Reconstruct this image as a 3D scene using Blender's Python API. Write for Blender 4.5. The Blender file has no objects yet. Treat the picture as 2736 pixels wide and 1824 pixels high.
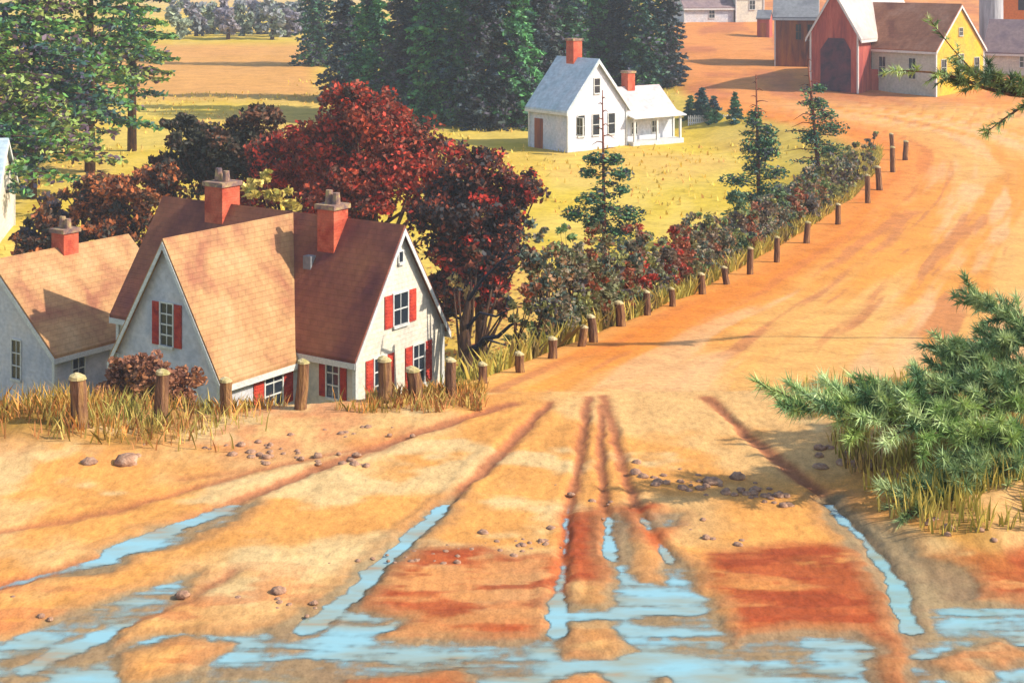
import bpy, math, random
import numpy as np
from mathutils import Vector, Matrix

# ------------------------------------------------------------------ camera, sky, sun
F, HY, H0 = 1500.0, -30.0, 6.5            # focal length in pixels of a 1024 wide frame, horizon row, eye height
sc = bpy.context.scene
cam = bpy.data.cameras.new('camera'); cam.sensor_width = 36; cam.lens = 36 * F / 1024
cam.shift_y = -(341 - HY) / 1024; cam.clip_start = .1; cam.clip_end = 6000
co = bpy.data.objects.new('camera', cam); sc.collection.objects.link(co)
co.location = (0, 0, H0); co.rotation_euler = (math.pi / 2, 0, 0); sc.camera = co

SUN_EL, SUN_AZ = math.radians(37), math.atan2(.98, -.19)   # azimuth from +Y towards +X
world = bpy.data.worlds.new('World'); sc.world = world; world.use_nodes = True
wn = world.node_tree.nodes; bgn = wn['Background']
sky = wn.new('ShaderNodeTexSky'); sky.sky_type = 'NISHITA'; sky.sun_disc = False
sky.sun_elevation = SUN_EL; sky.sun_rotation = SUN_AZ
world.node_tree.links.new(sky.outputs[0], bgn.inputs[0]); bgn.inputs[1].default_value = .15
sl = bpy.data.lights.new('sun', 'SUN'); sl.energy = 3.5; sl.angle = math.radians(.6); sl.color = (1, .93, .82)
so = bpy.data.objects.new('sun', sl); sc.collection.objects.link(so)
sdir = Vector((math.sin(SUN_AZ) * math.cos(SUN_EL), math.cos(SUN_AZ) * math.cos(SUN_EL), math.sin(SUN_EL)))
so.rotation_euler = sdir.to_track_quat('Z', 'Y').to_euler(); so.location = (30, -10, 40)
sc.view_settings.view_transform = 'Standard'; sc.view_settings.look = 'None'
sc.view_settings.exposure = 0.95; sc.view_settings.gamma = 1

# ------------------------------------------------------------------ helpers
rng = np.random.default_rng(7); random.seed(7)
COL = sc.collection
KALB = .66
def s2l(c):
    c = np.asarray(c, float) / 255
    return np.where(c <= .04045, c / 12.92, ((c + .055) / 1.055) ** 2.4)
def A(*c, k=None):                        # a colour seen in sunshine -> base colour
    return tuple(np.clip(s2l(c) * (KALB if k is None else k), .004, .85))
def link(o, parent=None):
    COL.objects.link(o)
    if parent is not None: o.parent = parent
    return o
def tag(o, label=None, cat=None, group=None, kind=None):
    if label: o['label'] = label
    if cat: o['category'] = cat
    if group: o['group'] = group
    if kind: o['kind'] = kind
    return o
def empty(name, loc, rz=0):
    o = bpy.data.objects.new(name, None); o.empty_display_size = .3
    o.location = loc; o.rotation_euler = (0, 0, rz); return link(o)
def mesh_obj(name, V, Fc, mat, parent=None, col=None, smooth=False, mats=None, mi=None):
    me = bpy.data.meshes.new(name)
    V = np.asarray(V, dtype=np.float32)
    if isinstance(Fc, np.ndarray):
        n, k = Fc.shape
        me.vertices.add(len(V)); me.vertices.foreach_set('co', V.ravel())
        me.loops.add(n * k); me.loops.foreach_set('vertex_index', Fc.ravel().astype(np.int32))
        me.polygons.add(n); me.polygons.foreach_set('loop_start', np.arange(0, n * k, k, dtype=np.int32))
        me.polygons.foreach_set('loop_total', np.full(n, k, dtype=np.int32))
        me.update(calc_edges=True)
    else:
        me.from_pydata([tuple(map(float, v)) for v in V], [], Fc)
    if col is not None:
        a = me.color_attributes.new('Col', 'FLOAT_COLOR', 'POINT')
        c = np.ones((len(V), 4), dtype=np.float32); c[:, :3] = col
        a.data.foreach_set('color', c.ravel())
    for m in (mats or [mat]): me.materials.append(m)
    if mi is not None: me.polygons.foreach_set('material_index', np.asarray(mi, dtype=np.int32))
    if smooth: me.polygons.foreach_set('use_smooth', np.ones(len(me.polygons), dtype=bool))
    me.update()
    return link(bpy.data.objects.new(name, me), parent)

def hash2(ix, iy, s):
    h = (ix.astype(np.int64) * 374761393 + iy.astype(np.int64) * 668265263 + s * 1442695041) & 0x7fffffff
    h = ((h ^ (h >> 13)) * 1274126177) & 0x7fffffff
    return ((h ^ (h >> 16)) & 0xffff) / 65535.0
def vnoise(x, y, s=0):
    x = np.asarray(x, float); y = np.asarray(y, float)
    ix, iy = np.floor(x), np.floor(y); fx, fy = x - ix, y - iy
    fx = fx * fx * (3 - 2 * fx); fy = fy * fy * (3 - 2 * fy)
    a, b = hash2(ix, iy, s), hash2(ix + 1, iy, s); c, d = hash2(ix, iy + 1, s), hash2(ix + 1, iy + 1, s)
    return (a + (b - a) * fx) * (1 - fy) + (c + (d - c) * fx) * fy
def fbm(x, y, s=0, o=4):
    r, a, t = 0, 1, 0
    for i in range(o):
        r = r + a * vnoise(x * 2 ** i, y * 2 ** i, s + i * 17); t += a; a *= .5
    return r / t
def sst(x, a, b):
    t = np.clip((x - a) / (b - a), 0, 1); return t * t * (3 - 2 * t)

class MB:                                  # collects shapes into one mesh
    def __init__(s): s.v = []; s.f = []; s.c = []
    def add(s, V, Fc, c=None):
        n = len(s.v); s.v += [tuple(v) for v in V]; s.f += [tuple(i + n for i in f) for f in Fc]
        s.c += [c or (1, 1, 1)] * len(V)
    def box(s, x0, x1, y0, y1, z0, z1, c=None):
        s.add([(x0,y0,z0),(x1,y0,z0),(x1,y1,z0),(x0,y1,z0),(x0,y0,z1),(x1,y0,z1),(x1,y1,z1),(x0,y1,z1)],
              [(3,2,1,0),(4,5,6,7),(0,1,5,4),(1,2,6,5),(2,3,7,6),(3,0,4,7)], c)
    def prism(s, poly, d, c=None):         # poly of 3-D points extruded by vector d
        n = len(poly); d = Vector(d)
        V = [Vector(p) for p in poly] + [Vector(p) + d for p in poly]
        s.add(V, [tuple(reversed(range(n))), tuple(range(n, 2 * n))] + [(i, (i + 1) % n, n + (i + 1) % n, n + i) for i in range(n)], c)
    def tube(s, pts, rad, seg=8, c=None):
        pts = [Vector(p) for p in pts]; V = []; n = len(pts)
        for i, p in enumerate(pts):
            t = (pts[min(i + 1, n - 1)] - pts[max(i - 1, 0)]).normalized()
            a = t.cross(Vector((.31, .95, .05))).normalized()
            if a.length < .1: a = t.orthogonal().normalized()
            b = t.cross(a); r = rad[i] if hasattr(rad, '__len__') else rad
            for k in range(seg):
                w = 2 * math.pi * k / seg; V.append(p + (a * math.cos(w) + b * math.sin(w)) * r)
        Fc = [(i * seg + k, i * seg + (k + 1) % seg, (i + 1) * seg + (k + 1) % seg, (i + 1) * seg + k) for i in range(n - 1) for k in range(seg)]
        Fc += [tuple(reversed(range(seg))), tuple((n - 1) * seg + k for k in range(seg))]
        s.add(V, Fc, c)
    def build(s, name, mat, parent=None, smooth=False, col=False):
        return mesh_obj(name, s.v, s.f, mat, parent, col=np.array(s.c) if col else None, smooth=smooth)

# ------------------------------------------------------------------ materials
def newmat(name):
    m = bpy.data.materials.new(name); m.use_nodes = True
    return m, m.node_tree.nodes, m.node_tree.links, m.node_tree.nodes['Principled BSDF']
def paintmat(name, c1, c2=None, c3=None, scale=2.0, stretch=(1, 1, 1), rough=.8, bump=.25, bscale=None, attr=False,
             lap=None, brick=None, spec=.2, contrast=1.0, metal=0):
    """procedural paint, plaster, wood, bark, soil: broken colour between up to three tones plus fine relief"""
    m, N, L, B = newmat(name)
    B.inputs['Roughness'].default_value = rough; B.inputs['Specular IOR Level'].default_value = spec
    B.inputs['Metallic'].default_value = metal
    tc = N.new('ShaderNodeTexCoord'); mp = N.new('ShaderNodeMapping'); mp.inputs['Scale'].default_value = stretch
    L.new(tc.outputs['Object'], mp.inputs[0])
    n1 = N.new('ShaderNodeTexNoise'); n1.inputs['Scale'].default_value = scale; n1.inputs['Detail'].default_value = 6
    n1.inputs['Distortion'].default_value = .6; L.new(mp.outputs[0], n1.inputs[0])
    n2 = N.new('ShaderNodeTexNoise'); n2.inputs['Scale'].default_value = scale * 7; n2.inputs['Detail'].default_value = 5; L.new(mp.outputs[0], n2.inputs[0])
    c2 = c2 or tuple(x * .8 for x in c1); c3 = c3 or c1
    r = N.new('ShaderNodeValToRGB'); e = r.color_ramp.elements
    e[0].position = .5 - .17 / contrast; e[0].color = (*c2, 1); e[1].position = .5 + .17 / contrast; e[1].color = (*c3, 1)
    k = e.new(.5); k.color = (*c1, 1)
    L.new(n1.outputs[0], r.inputs[0]); out = r.outputs[0]
    if attr:
        at = N.new('ShaderNodeAttribute'); at.attribute_name = 'Col'
        mx = N.new('ShaderNodeMix'); mx.data_type = 'RGBA'; mx.blend_type = 'MULTIPLY'; mx.inputs[0].default_value = 1
        L.new(at.outputs[0], mx.inputs[6]); L.new(out, mx.inputs[7]); out = mx.outputs[2]
    mx = N.new('ShaderNodeMix'); mx.data_type = 'RGBA'; mx.blend_type = 'MULTIPLY'; mx.inputs[0].default_value = 1
    r2 = N.new('ShaderNodeValToRGB'); r2.color_ramp.elements[0].position = .3; r2.color_ramp.elements[0].color = (.82, .82, .82, 1)
    r2.color_ramp.elements[1].position = .7; r2.color_ramp.elements[1].color = (1.12, 1.12, 1.12, 1)
    L.new(n2.outputs[0], r2.inputs[0]); L.new(out, mx.inputs[6]); L.new(r2.outputs[0], mx.inputs[7]); out = mx.outputs[2]
    if attr:
        n3 = N.new('ShaderNodeTexNoise'); n3.inputs['Scale'].default_value = 38; n3.inputs['Detail'].default_value = 3; L.new(mp.outputs[0], n3.inputs[0])
        r3 = N.new('ShaderNodeValToRGB'); q3 = r3.color_ramp.elements; q3[0].position = .36; q3[0].color = (.72,.68,.66,1); q3[1].position = .68; q3[1].color = (1.2,1.2,1.2,1); k3 = q3.new(.5); k3.color = (1,1,1,1)
        L.new(n3.outputs[0], r3.inputs[0]); m3 = N.new('ShaderNodeMix'); m3.data_type = 'RGBA'; m3.blend_type = 'MULTIPLY'; m3.inputs[0].default_value = .45
        L.new(out, m3.inputs[6]); L.new(r3.outputs[0], m3.inputs[7]); out = m3.outputs[2]
    hgt = n2.outputs[0]
    if lap:                                # clapboards: one lap every `lap` metres of height
        sp = N.new('ShaderNodeSeparateXYZ'); L.new(tc.outputs['Object'], sp.inputs[0])
        d = N.new('ShaderNodeMath'); d.operation = 'DIVIDE'; d.inputs[1].default_value = lap; L.new(sp.outputs[2], d.inputs[0])
        fr = N.new('ShaderNodeMath'); fr.operation = 'FRACT'; L.new(d.outputs[0], fr.inputs[0])
        iv = N.new('ShaderNodeMath'); iv.operation = 'SUBTRACT'; iv.inputs[0].default_value = 1.3; L.new(fr.outputs[0], iv.inputs[1])
        ad = N.new('ShaderNodeMath'); ad.operation = 'MULTIPLY_ADD'; ad.inputs[1].default_value = .5; L.new(n2.outputs[0], ad.inputs[0]); L.new(iv.outputs[0], ad.inputs[2])
        hgt = ad.outputs[0]
    if brick:                              # courses of brick or shingle
        bt = N.new('ShaderNodeTexBrick'); bm_, bw, bh, mo = brick
        bt.inputs['Scale'].default_value = 1; bt.inputs['Brick Width'].default_value = bw; bt.inputs['Row Height'].default_value = bh
        bt.inputs['Mortar Size'].default_value = mo; bt.inputs['Mortar Smooth'].default_value = .3
        bt.inputs['Color1'].default_value = (1, 1, 1, 1); bt.inputs['Color2'].default_value = (.78, .76, .78, 1); bt.inputs['Mortar'].default_value = (*bm_, 1)
        sp = N.new('ShaderNodeSeparateXYZ'); L.new(tc.outputs['Object'], sp.inputs[0])
        sm = N.new('ShaderNodeMath'); L.new(sp.outputs[0], sm.inputs[0]); L.new(sp.outputs[1], sm.inputs[1])
        cb = N.new('ShaderNodeCombineXYZ'); L.new(sm.outputs[0], cb.inputs[0]); L.new(sp.outputs[2], cb.inputs[1]); L.new(cb.outputs[0], bt.inputs[0])
        mx = N.new('ShaderNodeMix'); mx.data_type = 'RGBA'; mx.blend_type = 'MULTIPLY'; mx.inputs[0].default_value = .42
        L.new(out, mx.inputs[6]); L.new(bt.outputs[0], mx.inputs[7]); out = mx.outputs[2]
        ad = N.new('ShaderNodeMath'); ad.operation = 'MULTIPLY_ADD'; ad.inputs[1].default_value = .6
        iv = N.new('ShaderNodeMath'); iv.operation = 'SUBTRACT'; iv.inputs[0].default_value = 1; L.new(bt.outputs[1], iv.inputs[1])
        L.new(n2.outputs[0], ad.inputs[0]); L.new(iv.outputs[0], ad.inputs[2]); hgt = ad.outputs[0]
    L.new(out, B.inputs['Base Color'])
    bp = N.new('ShaderNodeBump'); bp.inputs['Strength'].default_value = bump; bp.inputs['Distance'].default_value = .04
    L.new(hgt, bp.inputs['Height']); L.new(bp.outputs[0], B.inputs['Normal'])
    return m
def leafmat(name, rough=.65, trans=.25):
    m, N, L, B = newmat(name); B.inputs['Roughness'].default_value = rough; B.inputs['Specular IOR Level'].default_value = .25
    at = N.new('ShaderNodeAttribute'); at.attribute_name = 'Col'; L.new(at.outputs[0], B.inputs['Base Color'])
    tr = N.new('ShaderNodeBsdfTranslucent'); L.new(at.outputs[0], tr.inputs[0])
    ms = N.new('ShaderNodeMixShader'); ms.inputs[0].default_value = trans
    L.new(B.outputs[0], ms.inputs[1]); L.new(tr.outputs[0], ms.inputs[2]); L.new(ms.outputs[0], N['Material Output'].inputs[0])
    return m

W_BR = (.5, .5, .5)
M = {}
M['leaf'] = leafmat('foliage'); M['needle'] = leafmat('needles', .5, .15)
M['bark'] = paintmat('bark', A(96,66,48), A(60,44,38), A(130,92,62), scale=3, stretch=(3,3,.6), bump=.6)
M['redbark'] = paintmat('red bark', A(140,74,52), A(92,50,40), A(170,100,70), scale=3, stretch=(3,3,.6), bump=.5)
M['whitewall'] = paintmat('cream clapboard', A(246,232,206), A(226,214,196), A(252,240,214), scale=.9, lap=.16, bump=.7, rough=.6)
M['greywall'] = paintmat('grey white clapboard', A(232,226,224), A(206,206,212), A(240,228,218), scale=.8, lap=.16, bump=.7, rough=.6)
M['coolwall'] = paintmat('cool white clapboard', A(240,236,240), A(216,222,226), A(250,240,236), scale=.8, lap=.16, bump=.5, rough=.6)
M['trim'] = paintmat('white trim', A(246,242,232), A(228,224,216), scale=2, rough=.5, bump=.1)
M['roof'] = paintmat('shaded brown shingle', A(168,98,72), A(130,70,66), A(188,116,78), scale=.55, stretch=(1,1,.6), brick=((.55,.5,.5), .32, .16, .012), bump=.5)  # main cottage roof: shade of its front slope put into the colour
M['roof2'] = paintmat('sunlit ochre shingle', A(216,162,106), A(184,118,84), A(230,180,124), scale=.6, stretch=(1,1,.6), brick=((.55,.5,.5), .32, .16, .012), bump=.5)  # wing roof: sunlit tone put into the colour; the left neighbour shares it
M['brick'] = paintmat('orange brick', A(232,110,76), A(206,84,58), A(240,128,92), scale=2, brick=((.72,.62,.55), .24, .09, .012), bump=.4)
M['pot'] = paintmat('clay cap', A(170,130,110), A(120,98,100), A(210,180,120), scale=4)
M['shutter'] = paintmat('red shutter', A(214,70,48), A(170,48,44), A(226,84,56), scale=3, lap=.06, bump=.5)
M['fabrown'] = paintmat('weathered barn board', A(176,98,62), A(128,76,62), A(200,118,60), scale=.8, stretch=(3,3,.4), bump=.4)
M['barnred'] = paintmat('red barn board', A(200,96,80), A(158,74,74), A(216,116,96), scale=.8, stretch=(3,3,.4), bump=.4)
M['metalroof'] = paintmat('pale metal roof', A(226,208,196), A(196,182,178), A(238,220,200), scale=.3, rough=.5, bump=.1)
M['blueroof'] = paintmat('blue grey shingle', A(226,240,246), A(196,220,226), A(244,246,248), scale=.5, brick=((.7,.7,.7), .32, .16, .012), bump=.3)
M['greyroof'] = paintmat('grey shingle', A(160,160,160), A(128,128,134), scale=.5, brick=((.7,.7,.7), .32, .16, .012), bump=.3)
M['purpleroof'] = paintmat('mauve shingle', A(168,142,138), A(140,118,124), scale=.5, brick=((.7,.7,.7), .32, .16, .012), bump=.3)
M['pinkroof'] = paintmat('pale pink shingle', A(236,216,208), A(214,196,194), scale=.5, brick=((.8,.8,.8), .32, .16, .012), bump=.3)
M['brownroof'] = paintmat('red brown shingle', A(190,124,88), A(158,96,72), A(206,146,112), scale=.5, brick=((.6,.6,.6), .32, .16, .012), bump=.3)
M['yellow'] = paintmat('yellow clapboard', A(240,192,66), A(226,176,72), A(244,200,40), scale=.7, lap=.18, bump=.3)
M['sage'] = paintmat('sage white clapboard', A(214,212,190), A(194,194,178), A(222,216,200), scale=.7, lap=.18, bump=.3)
M['orange'] = paintmat('orange boards', A(244,130,30), A(226,108,30), scale=.7, bump=.2)
M['maroon'] = paintmat('maroon door', A(96,62,80), A(64,50,70), A(120,66,80), scale=1.2)
M['dark'] = paintmat('dark doorway', (.02,.02,.03), (.012,.012,.02), scale=1)
M['post'] = paintmat('weathered post', A(140,98,70), A(92,64,52), A(184,138,84), scale=3, stretch=(3,3,.5), bump=.7)
M['posttop'] = paintmat('sunlit post top', A(206,184,128), A(170,156,92), A(226,206,160), scale=6)  # sunlight on the post tops painted in as a paler colour
M['stone'] = paintmat('stone', A(196,150,118), A(140,104,84), A(222,188,160), scale=5, bump=.5)
M['silo'] = paintmat('silo staves', A(200,200,200), A(150,150,150), scale=.6, stretch=(2,2,.3))
m, N, L, B = newmat('window glass'); M['glass'] = m
B.inputs['Base Color'].default_value = (.018, .024, .035, 1); B.inputs['Roughness'].default_value = .12; B.inputs['Specular IOR Level'].default_value = .6

# ------------------------------------------------------------------ terrain
XE = np.array([[10,-3.2],[20,-1.6],[24,-.7],[33,1.9],[43,5.4],[58,11.1],[72,16.4],[84,20.5],[95,23.6],[105,23.5],[112,20],[120,15.5],[150,18],[220,26],[600,60],[2500,200]], float)
RZ = np.array([[-50,0],[23,0],[26,-.45],[33,-1.5],[43,-2.7],[58,-3.75],[72,-4.5],[90,-4.9],[105,-4.7],[120,-4.1],[135,-3.2],[150,-2.2],[200,1.2],[300,6],[600,12],[2500,30]], float)
FZ = np.array([[-50,-8.5],[36,-8.5],[45,-9.0],[56,-10.2],[62,-10.],[70,-8.7],[80,-7.3],[100,-6.2],[112,-5.8],[130,-5.2],[150,-4.4],[220,-2.6],[350,-.9],[600,2.4],[900,6.6],[1400,14],[2500,40]], float)
def smoothtab(T, y):                       # table look-up with softened corners
    w = np.clip(np.abs(y) * .04, .4, 12)
    return (np.interp(y - w, T[:, 0], T[:, 1]) + 2 * np.interp(y, T[:, 0], T[:, 1]) + np.interp(y + w, T[:, 0], T[:, 1])) / 4
def crestY(x):
    return np.interp(x, [-12, -7.4, -4.2, -.8, 4, 12], [21.6, 21.8, 22.3, 23.2, 23.2, 23]) + .35 * (fbm(x * .5, x * 0, 5, 2) - .5)

S = 1024 / 2352.0
def D2(p): return [(a * S, b * S) for a, b in p]
def flatpt(px, py): d = H0 * F / (py - HY); return ((px - 512) / F * d, d)
def flatpoly(p): return np.array([flatpt(*q) for q in D2(p)])
POOLS = [flatpoly(p) for p in [
  [(60,1452),(230,1385),(330,1350),(440,1318),(400,1362),(330,1405),(250,1450),(130,1482)],
  [(-700,1490),(0,1478),(150,1462),(250,1450),(230,1490),(150,1522),(60,1562),(40,1640),(-700,1640)],
  [(40,1640),(120,1548),(330,1470),(420,1455),(560,1462),(640,1440),(700,1400),(760,1440),(900,1428),(860,1462),(1100,1480),(1290,1488),(1120,1512),(900,1530),(640,1560),(560,1640)],
  [(660,1440),(730,1395),(760,1360),(850,1285),(930,1225),(1040,1140),(1015,1185),(960,1240),(930,1275),(845,1345),(800,1392),(880,1420),(760,1452)],
  [(230,1270),(330,1220),(420,1196),(590,1148),(540,1190),(420,1238),(330,1262),(240,1292)],
  [(150,1322),(300,1262),(330,1262),(240,1306)],
  [(1402,1178),(1425,1175),(1440,1250),(1445,1305),(1480,1330),(1520,1335),(1530,1262),(1570,1290),(1600,1350),(1640,1400),(1655,1450),(1620,1500),(1700,1500),(1760,1470),(1830,1452),(1960,1462),(1990,1490),(1950,1540),(2010,1640),(1560,1640),(1570,1535),(1500,1530),(1470,1640),(1180,1640),(1080,1510),(1180,1480),(1260,1470),(1280,1375),(1330,1395),(1400,1400),(1405,1300)],
  [(1482,1190),(1560,1182),(1570,1200),(1520,1210),(1490,1205)],
  [(1900,1150),(1930,1180),(1990,1230),(2060,1270),(2110,1300),(2200,1330),(2215,1362),(2180,1390),(2352,1400),(2900,1420),(2900,1640),(2200,1640),(2150,1560),(2130,1480),(2070,1400),(2040,1330),(1990,1270),(1930,1200)]]]
ISLES = [flatpoly(p) for p in [
  [(1305,1480),(1320,1440),(1370,1430),(1400,1450),(1420,1480),(1390,1500),(1310,1500)],
  [(1240,1640),(1290,1560),(1370,1552),(1430,1590),(1460,1640)],
  [(2230,1500),(2300,1480),(2352,1500),(2300,1520)],
  [(300,1500),(420,1462),(520,1480),(420,1530),(300,1560)],
  [(2150,1520),(2210,1500),(2260,1540),(2230,1568)]]]
WET = [flatpoly(p) for p in [
  [(960,1258),(1080,1262),(1180,1280),(1290,1290),(1270,1400),(1265,1480),(1090,1500),(1050,1460),(780,1460),(735,1415),(850,1350),(900,1290)],
  [(1640,1275),(1800,1250),(2000,1262),(2060,1350),(2090,1440),(2150,1600),(1980,1640),(1960,1500),(1900,1440),(1780,1470),(1700,1490),(1650,1450),(1700,1390),(1640,1345)],
  [(2120,1302),(2352,1290),(2600,1340),(2600,1440),(2200,1375)],
  [(600,1640),(760,1540),(1060,1500),(1200,1560),(1240,1640)],
  [(1300,1180),(1500,1160),(1560,1200),(1500,1260),(1420,1200),(1400,1330),(1300,1330)]]]
RUTS = [(flatpoly(p), w, dp) for p, w, dp in [
  [[(1262,925),(1130,1060),(1040,1140),(930,1240),(800,1370),(700,1440)], .085, .055],
  [[(1180,925),(900,1010),(640,1110),(420,1200),(230,1280),(0,1345),(-300,1420)], .12, .05],
  [[(1120,940),(820,1030),(560,1085),(280,1170),(60,1210),(-300,1280)], .1, .03],
  [[(1352,912),(1338,1000),(1322,1100),(1300,1200),(1290,1320),(1275,1450)], .07, .05],
  [[(1386,908),(1412,1000),(1436,1100),(1480,1200),(1530,1280)], .07, .045],
  [[(1385,930),(1378,1060),(1392,1180),(1402,1280)], .06, .05],
  [[(1622,912),(1700,985),(1790,1060),(1900,1150),(1980,1230),(2050,1320),(2090,1440)], .085, .06],
  [[(530,1310),(420,1380),(250,1450),(60,1530)], .08, .03],
  [[(940,985),(700,1060),(420,1100)], .12, .02]]]
def poly_sd(x, y, P):                      # signed distance, negative inside
    d = np.full(x.shape, 1e9); ins = np.zeros(x.shape, bool); n = len(P)
    for i in range(n):
        a, b = P[i], P[(i + 1) % n]; e = b - a
        t = np.clip(((x - a[0]) * e[0] + (y - a[1]) * e[1]) / (e @ e + 1e-12), 0, 1)
        d = np.minimum(d, np.hypot(x - a[0] - t * e[0], y - a[1] - t * e[1]))
        c = (a[1] > y) != (b[1] > y)
        with np.errstate(divide='ignore', invalid='ignore'):
            ins ^= c & (x < a[0] + (y - a[1]) * e[0] / (e[1] if e[1] else 1e-9))
    return np.where(ins, -d, d)
def line_d(x, y, P):
    d = np.full(x.shape, 1e9)
    for i in range(len(P) - 1):
        a, b = P[i], P[i + 1]; e = b - a
        t = np.clip(((x - a[0]) * e[0] + (y - a[1]) * e[1]) / (e @ e), 0, 1)
        d = np.minimum(d, np.hypot(x - a[0] - t * e[0], y - a[1] - t * e[1]))
    return d
WATER = -.017
def near_layers(x, y):
    """puddle, wet and rut masks on the level part of the road"""
    wx = x + .10 * (fbm(x * 3, y * 3, 31) - .5) + .05 * (fbm(x * 14, y * 9, 33, 2) - .5); wy = y + .16 * (fbm(x * 3, y * 3, 32) - .5) + .07 * (fbm(x * 12, y * 14, 34, 2) - .5)
    pool = np.min([poly_sd(wx, wy, P) for P in POOLS], axis=0)
    pool = pool - .12 - .16 * sst(-y, -15.2, -13.8) - .12 * sst(x, 3, 4.2) + .24 * (fbm(x * .9, y * 4.5, 35, 3) - .5)
    isl = np.min([poly_sd(wx, wy, P) for P in ISLES], axis=0)
    pool = np.maximum(pool, -isl)
    wet = np.min([poly_sd(wx, wy, P) for P in WET], axis=0)
    rut = np.zeros(x.shape); rim = np.zeros(x.shape)
    for P, w, dp in RUTS:
        d = line_d(wx, wy, P); ww = w * (.7 + .8 * fbm(x * 1.7, y * 1.2, 41, 2))
        rut = np.maximum(rut, dp * np.exp(-(d / ww) ** 2)); rim = np.maximum(rim, dp * .45 * np.exp(-((d - 2 * ww) / ww) ** 2))
    return pool, wet, rut, rim
def base_z(x, y):
    xe = smoothtab(XE, y); w = np.interp(y, [20, 30, 60, 110, 300], [1.6, 3, 8, 9, 30])
    s = sst(x, xe - w, xe)
    yc = crestY(x)
    left = np.maximum(smoothtab(FZ, y), -np.maximum(y - yc, 0) * .75)
    left = np.where(y > 60, smoothtab(FZ, y), left)
    r = np.interp(y, RZ[:, 0], RZ[:, 1]) * .5 + smoothtab(RZ, y) * .5
    z = left + (r - left) * s
    z = np.where(y < yc, 0, z)
    return z, s
def terrain(x, y, fine=False):
    x = np.asarray(x, float); y = np.asarray(y, float)
    z, s = base_z(x, y)
    far = np.clip((y - 40) / 60, 0, 1)
    z = z + (fbm(x * .13, y * .13, 3) - .5) * .5 * far + (fbm(x * .5, y * .5, 4) - .5) * .12 * np.clip((y - 22) / 8, 0, 1)
    # left verge and right bank stand a little above the wheel-worn road
    lv = sst(-x, 4.4, 6.6) * sst(y, 18.6, 20.6) * sst(-y, -23.5, -22); rv = sst(x, 3.2, 6) * sst(y, 15, 18)* sst(-y, -26, -22)
    z = z + lv * (.12 + .14 * fbm(x * 1.5, y * 1.5, 8)) + rv * (.1 + .35 * fbm(x, y, 9))
    return z
def at_ground(px, py, y0=8., y1=1500.):    # where the ray through a pixel meets the ground
    t = np.geomspace(y0, y1, 4000); x = (px - 512) / F * t; zr = H0 - (py - HY) / F * t
    hit = np.nonzero(zr <= terrain(x, t))[0]
    i = hit[0] if len(hit) else len(t) - 1
    return float(x[i]), float(t[i]), float(terrain(x[i], t[i]))
def gz(x, y): return float(terrain(np.array(x), np.array(y)))

ny = np.concatenate([np.linspace(-14, 9.5, 26)[:-1], np.geomspace(9.5, 24.5, 400)[:-1], np.geomspace(24.5, 2400, 330)])
uu = np.concatenate([np.linspace(-1.6, -.42, 30)[:-1], np.linspace(-.42, .42, 640)[:-1], np.linspace(.42, 1.6, 30)])
UU, YY = np.meshgrid(uu, ny); XX = UU * np.maximum(YY, 9.5)
Z = terrain(XX, YY)
near = (YY > 8.5) & (YY < 24.5) & (np.abs(XX) < 11)
pool = np.full(XX.shape, 9.); wet = pool.copy(); rut = np.zeros(XX.shape); rim = rut.copy()
pool[near], wet[near], rut[near], rim[near] = near_layers(XX[near], YY[near])
flat = sst(-YY, -23.3, -21.5)
Z += flat * ((fbm(XX * 2.2, YY * 1.6, 11) - .5) * .03 + .012 + (fbm(XX * 14, YY * 11, 12, 3) - .5) * .010)
Z += (rim * .5 - rut * .75) * flat
Z = np.where(near, Z - (1 - sst(pool, -.22, .06)) * .04 * flat + (fbm(XX * 1.3, YY * 8, 15, 4) - .5) * .038 * flat * (1 - sst(np.minimum(pool, wet), -.05, .35)), Z)

# ground colours by what grows or lies there, with a painted haze tint far off
def c(*v): return np.array(A(*v))
def mixc(base, col, w): return base * (1 - w[..., None]) + col * w[..., None]
n_big = fbm(XX * .06, YY * .05, 51); n_mid = fbm(XX * .3, YY * .16, 52); n_sm = fbm(XX * 1.6, YY * .9, 53)
_, RS = base_z(XX, YY)
field = mixc(np.broadcast_to(c(238,204,96), XX.shape + (3,)), c(230,196,72), sst(n_mid, .4, .62))
field = mixc(field, c(236,184,100), sst(n_big, .54, .66) * .6)
field = mixc(field, c(232,200,100), sst(fbm(XX * .22, YY * .1, 54), .56, .66) * .7)
lowg = sst(-YY, -66, -50); field = mixc(field, c(150,148,62), lowg * .8)
ox = (XX / np.maximum(YY, 1)); strip = sst(YY, 128, 140) * sst(-YY, -205, -190) * sst(-ox, .12, .14)
field = mixc(field, c(234,164,96), strip * .85)
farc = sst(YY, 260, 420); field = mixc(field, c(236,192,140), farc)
field = mixc(field, c(150,182,176), sst(YY, 560, 700) * .9)  # blue of distance haze put into the colour of the far hills
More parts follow.
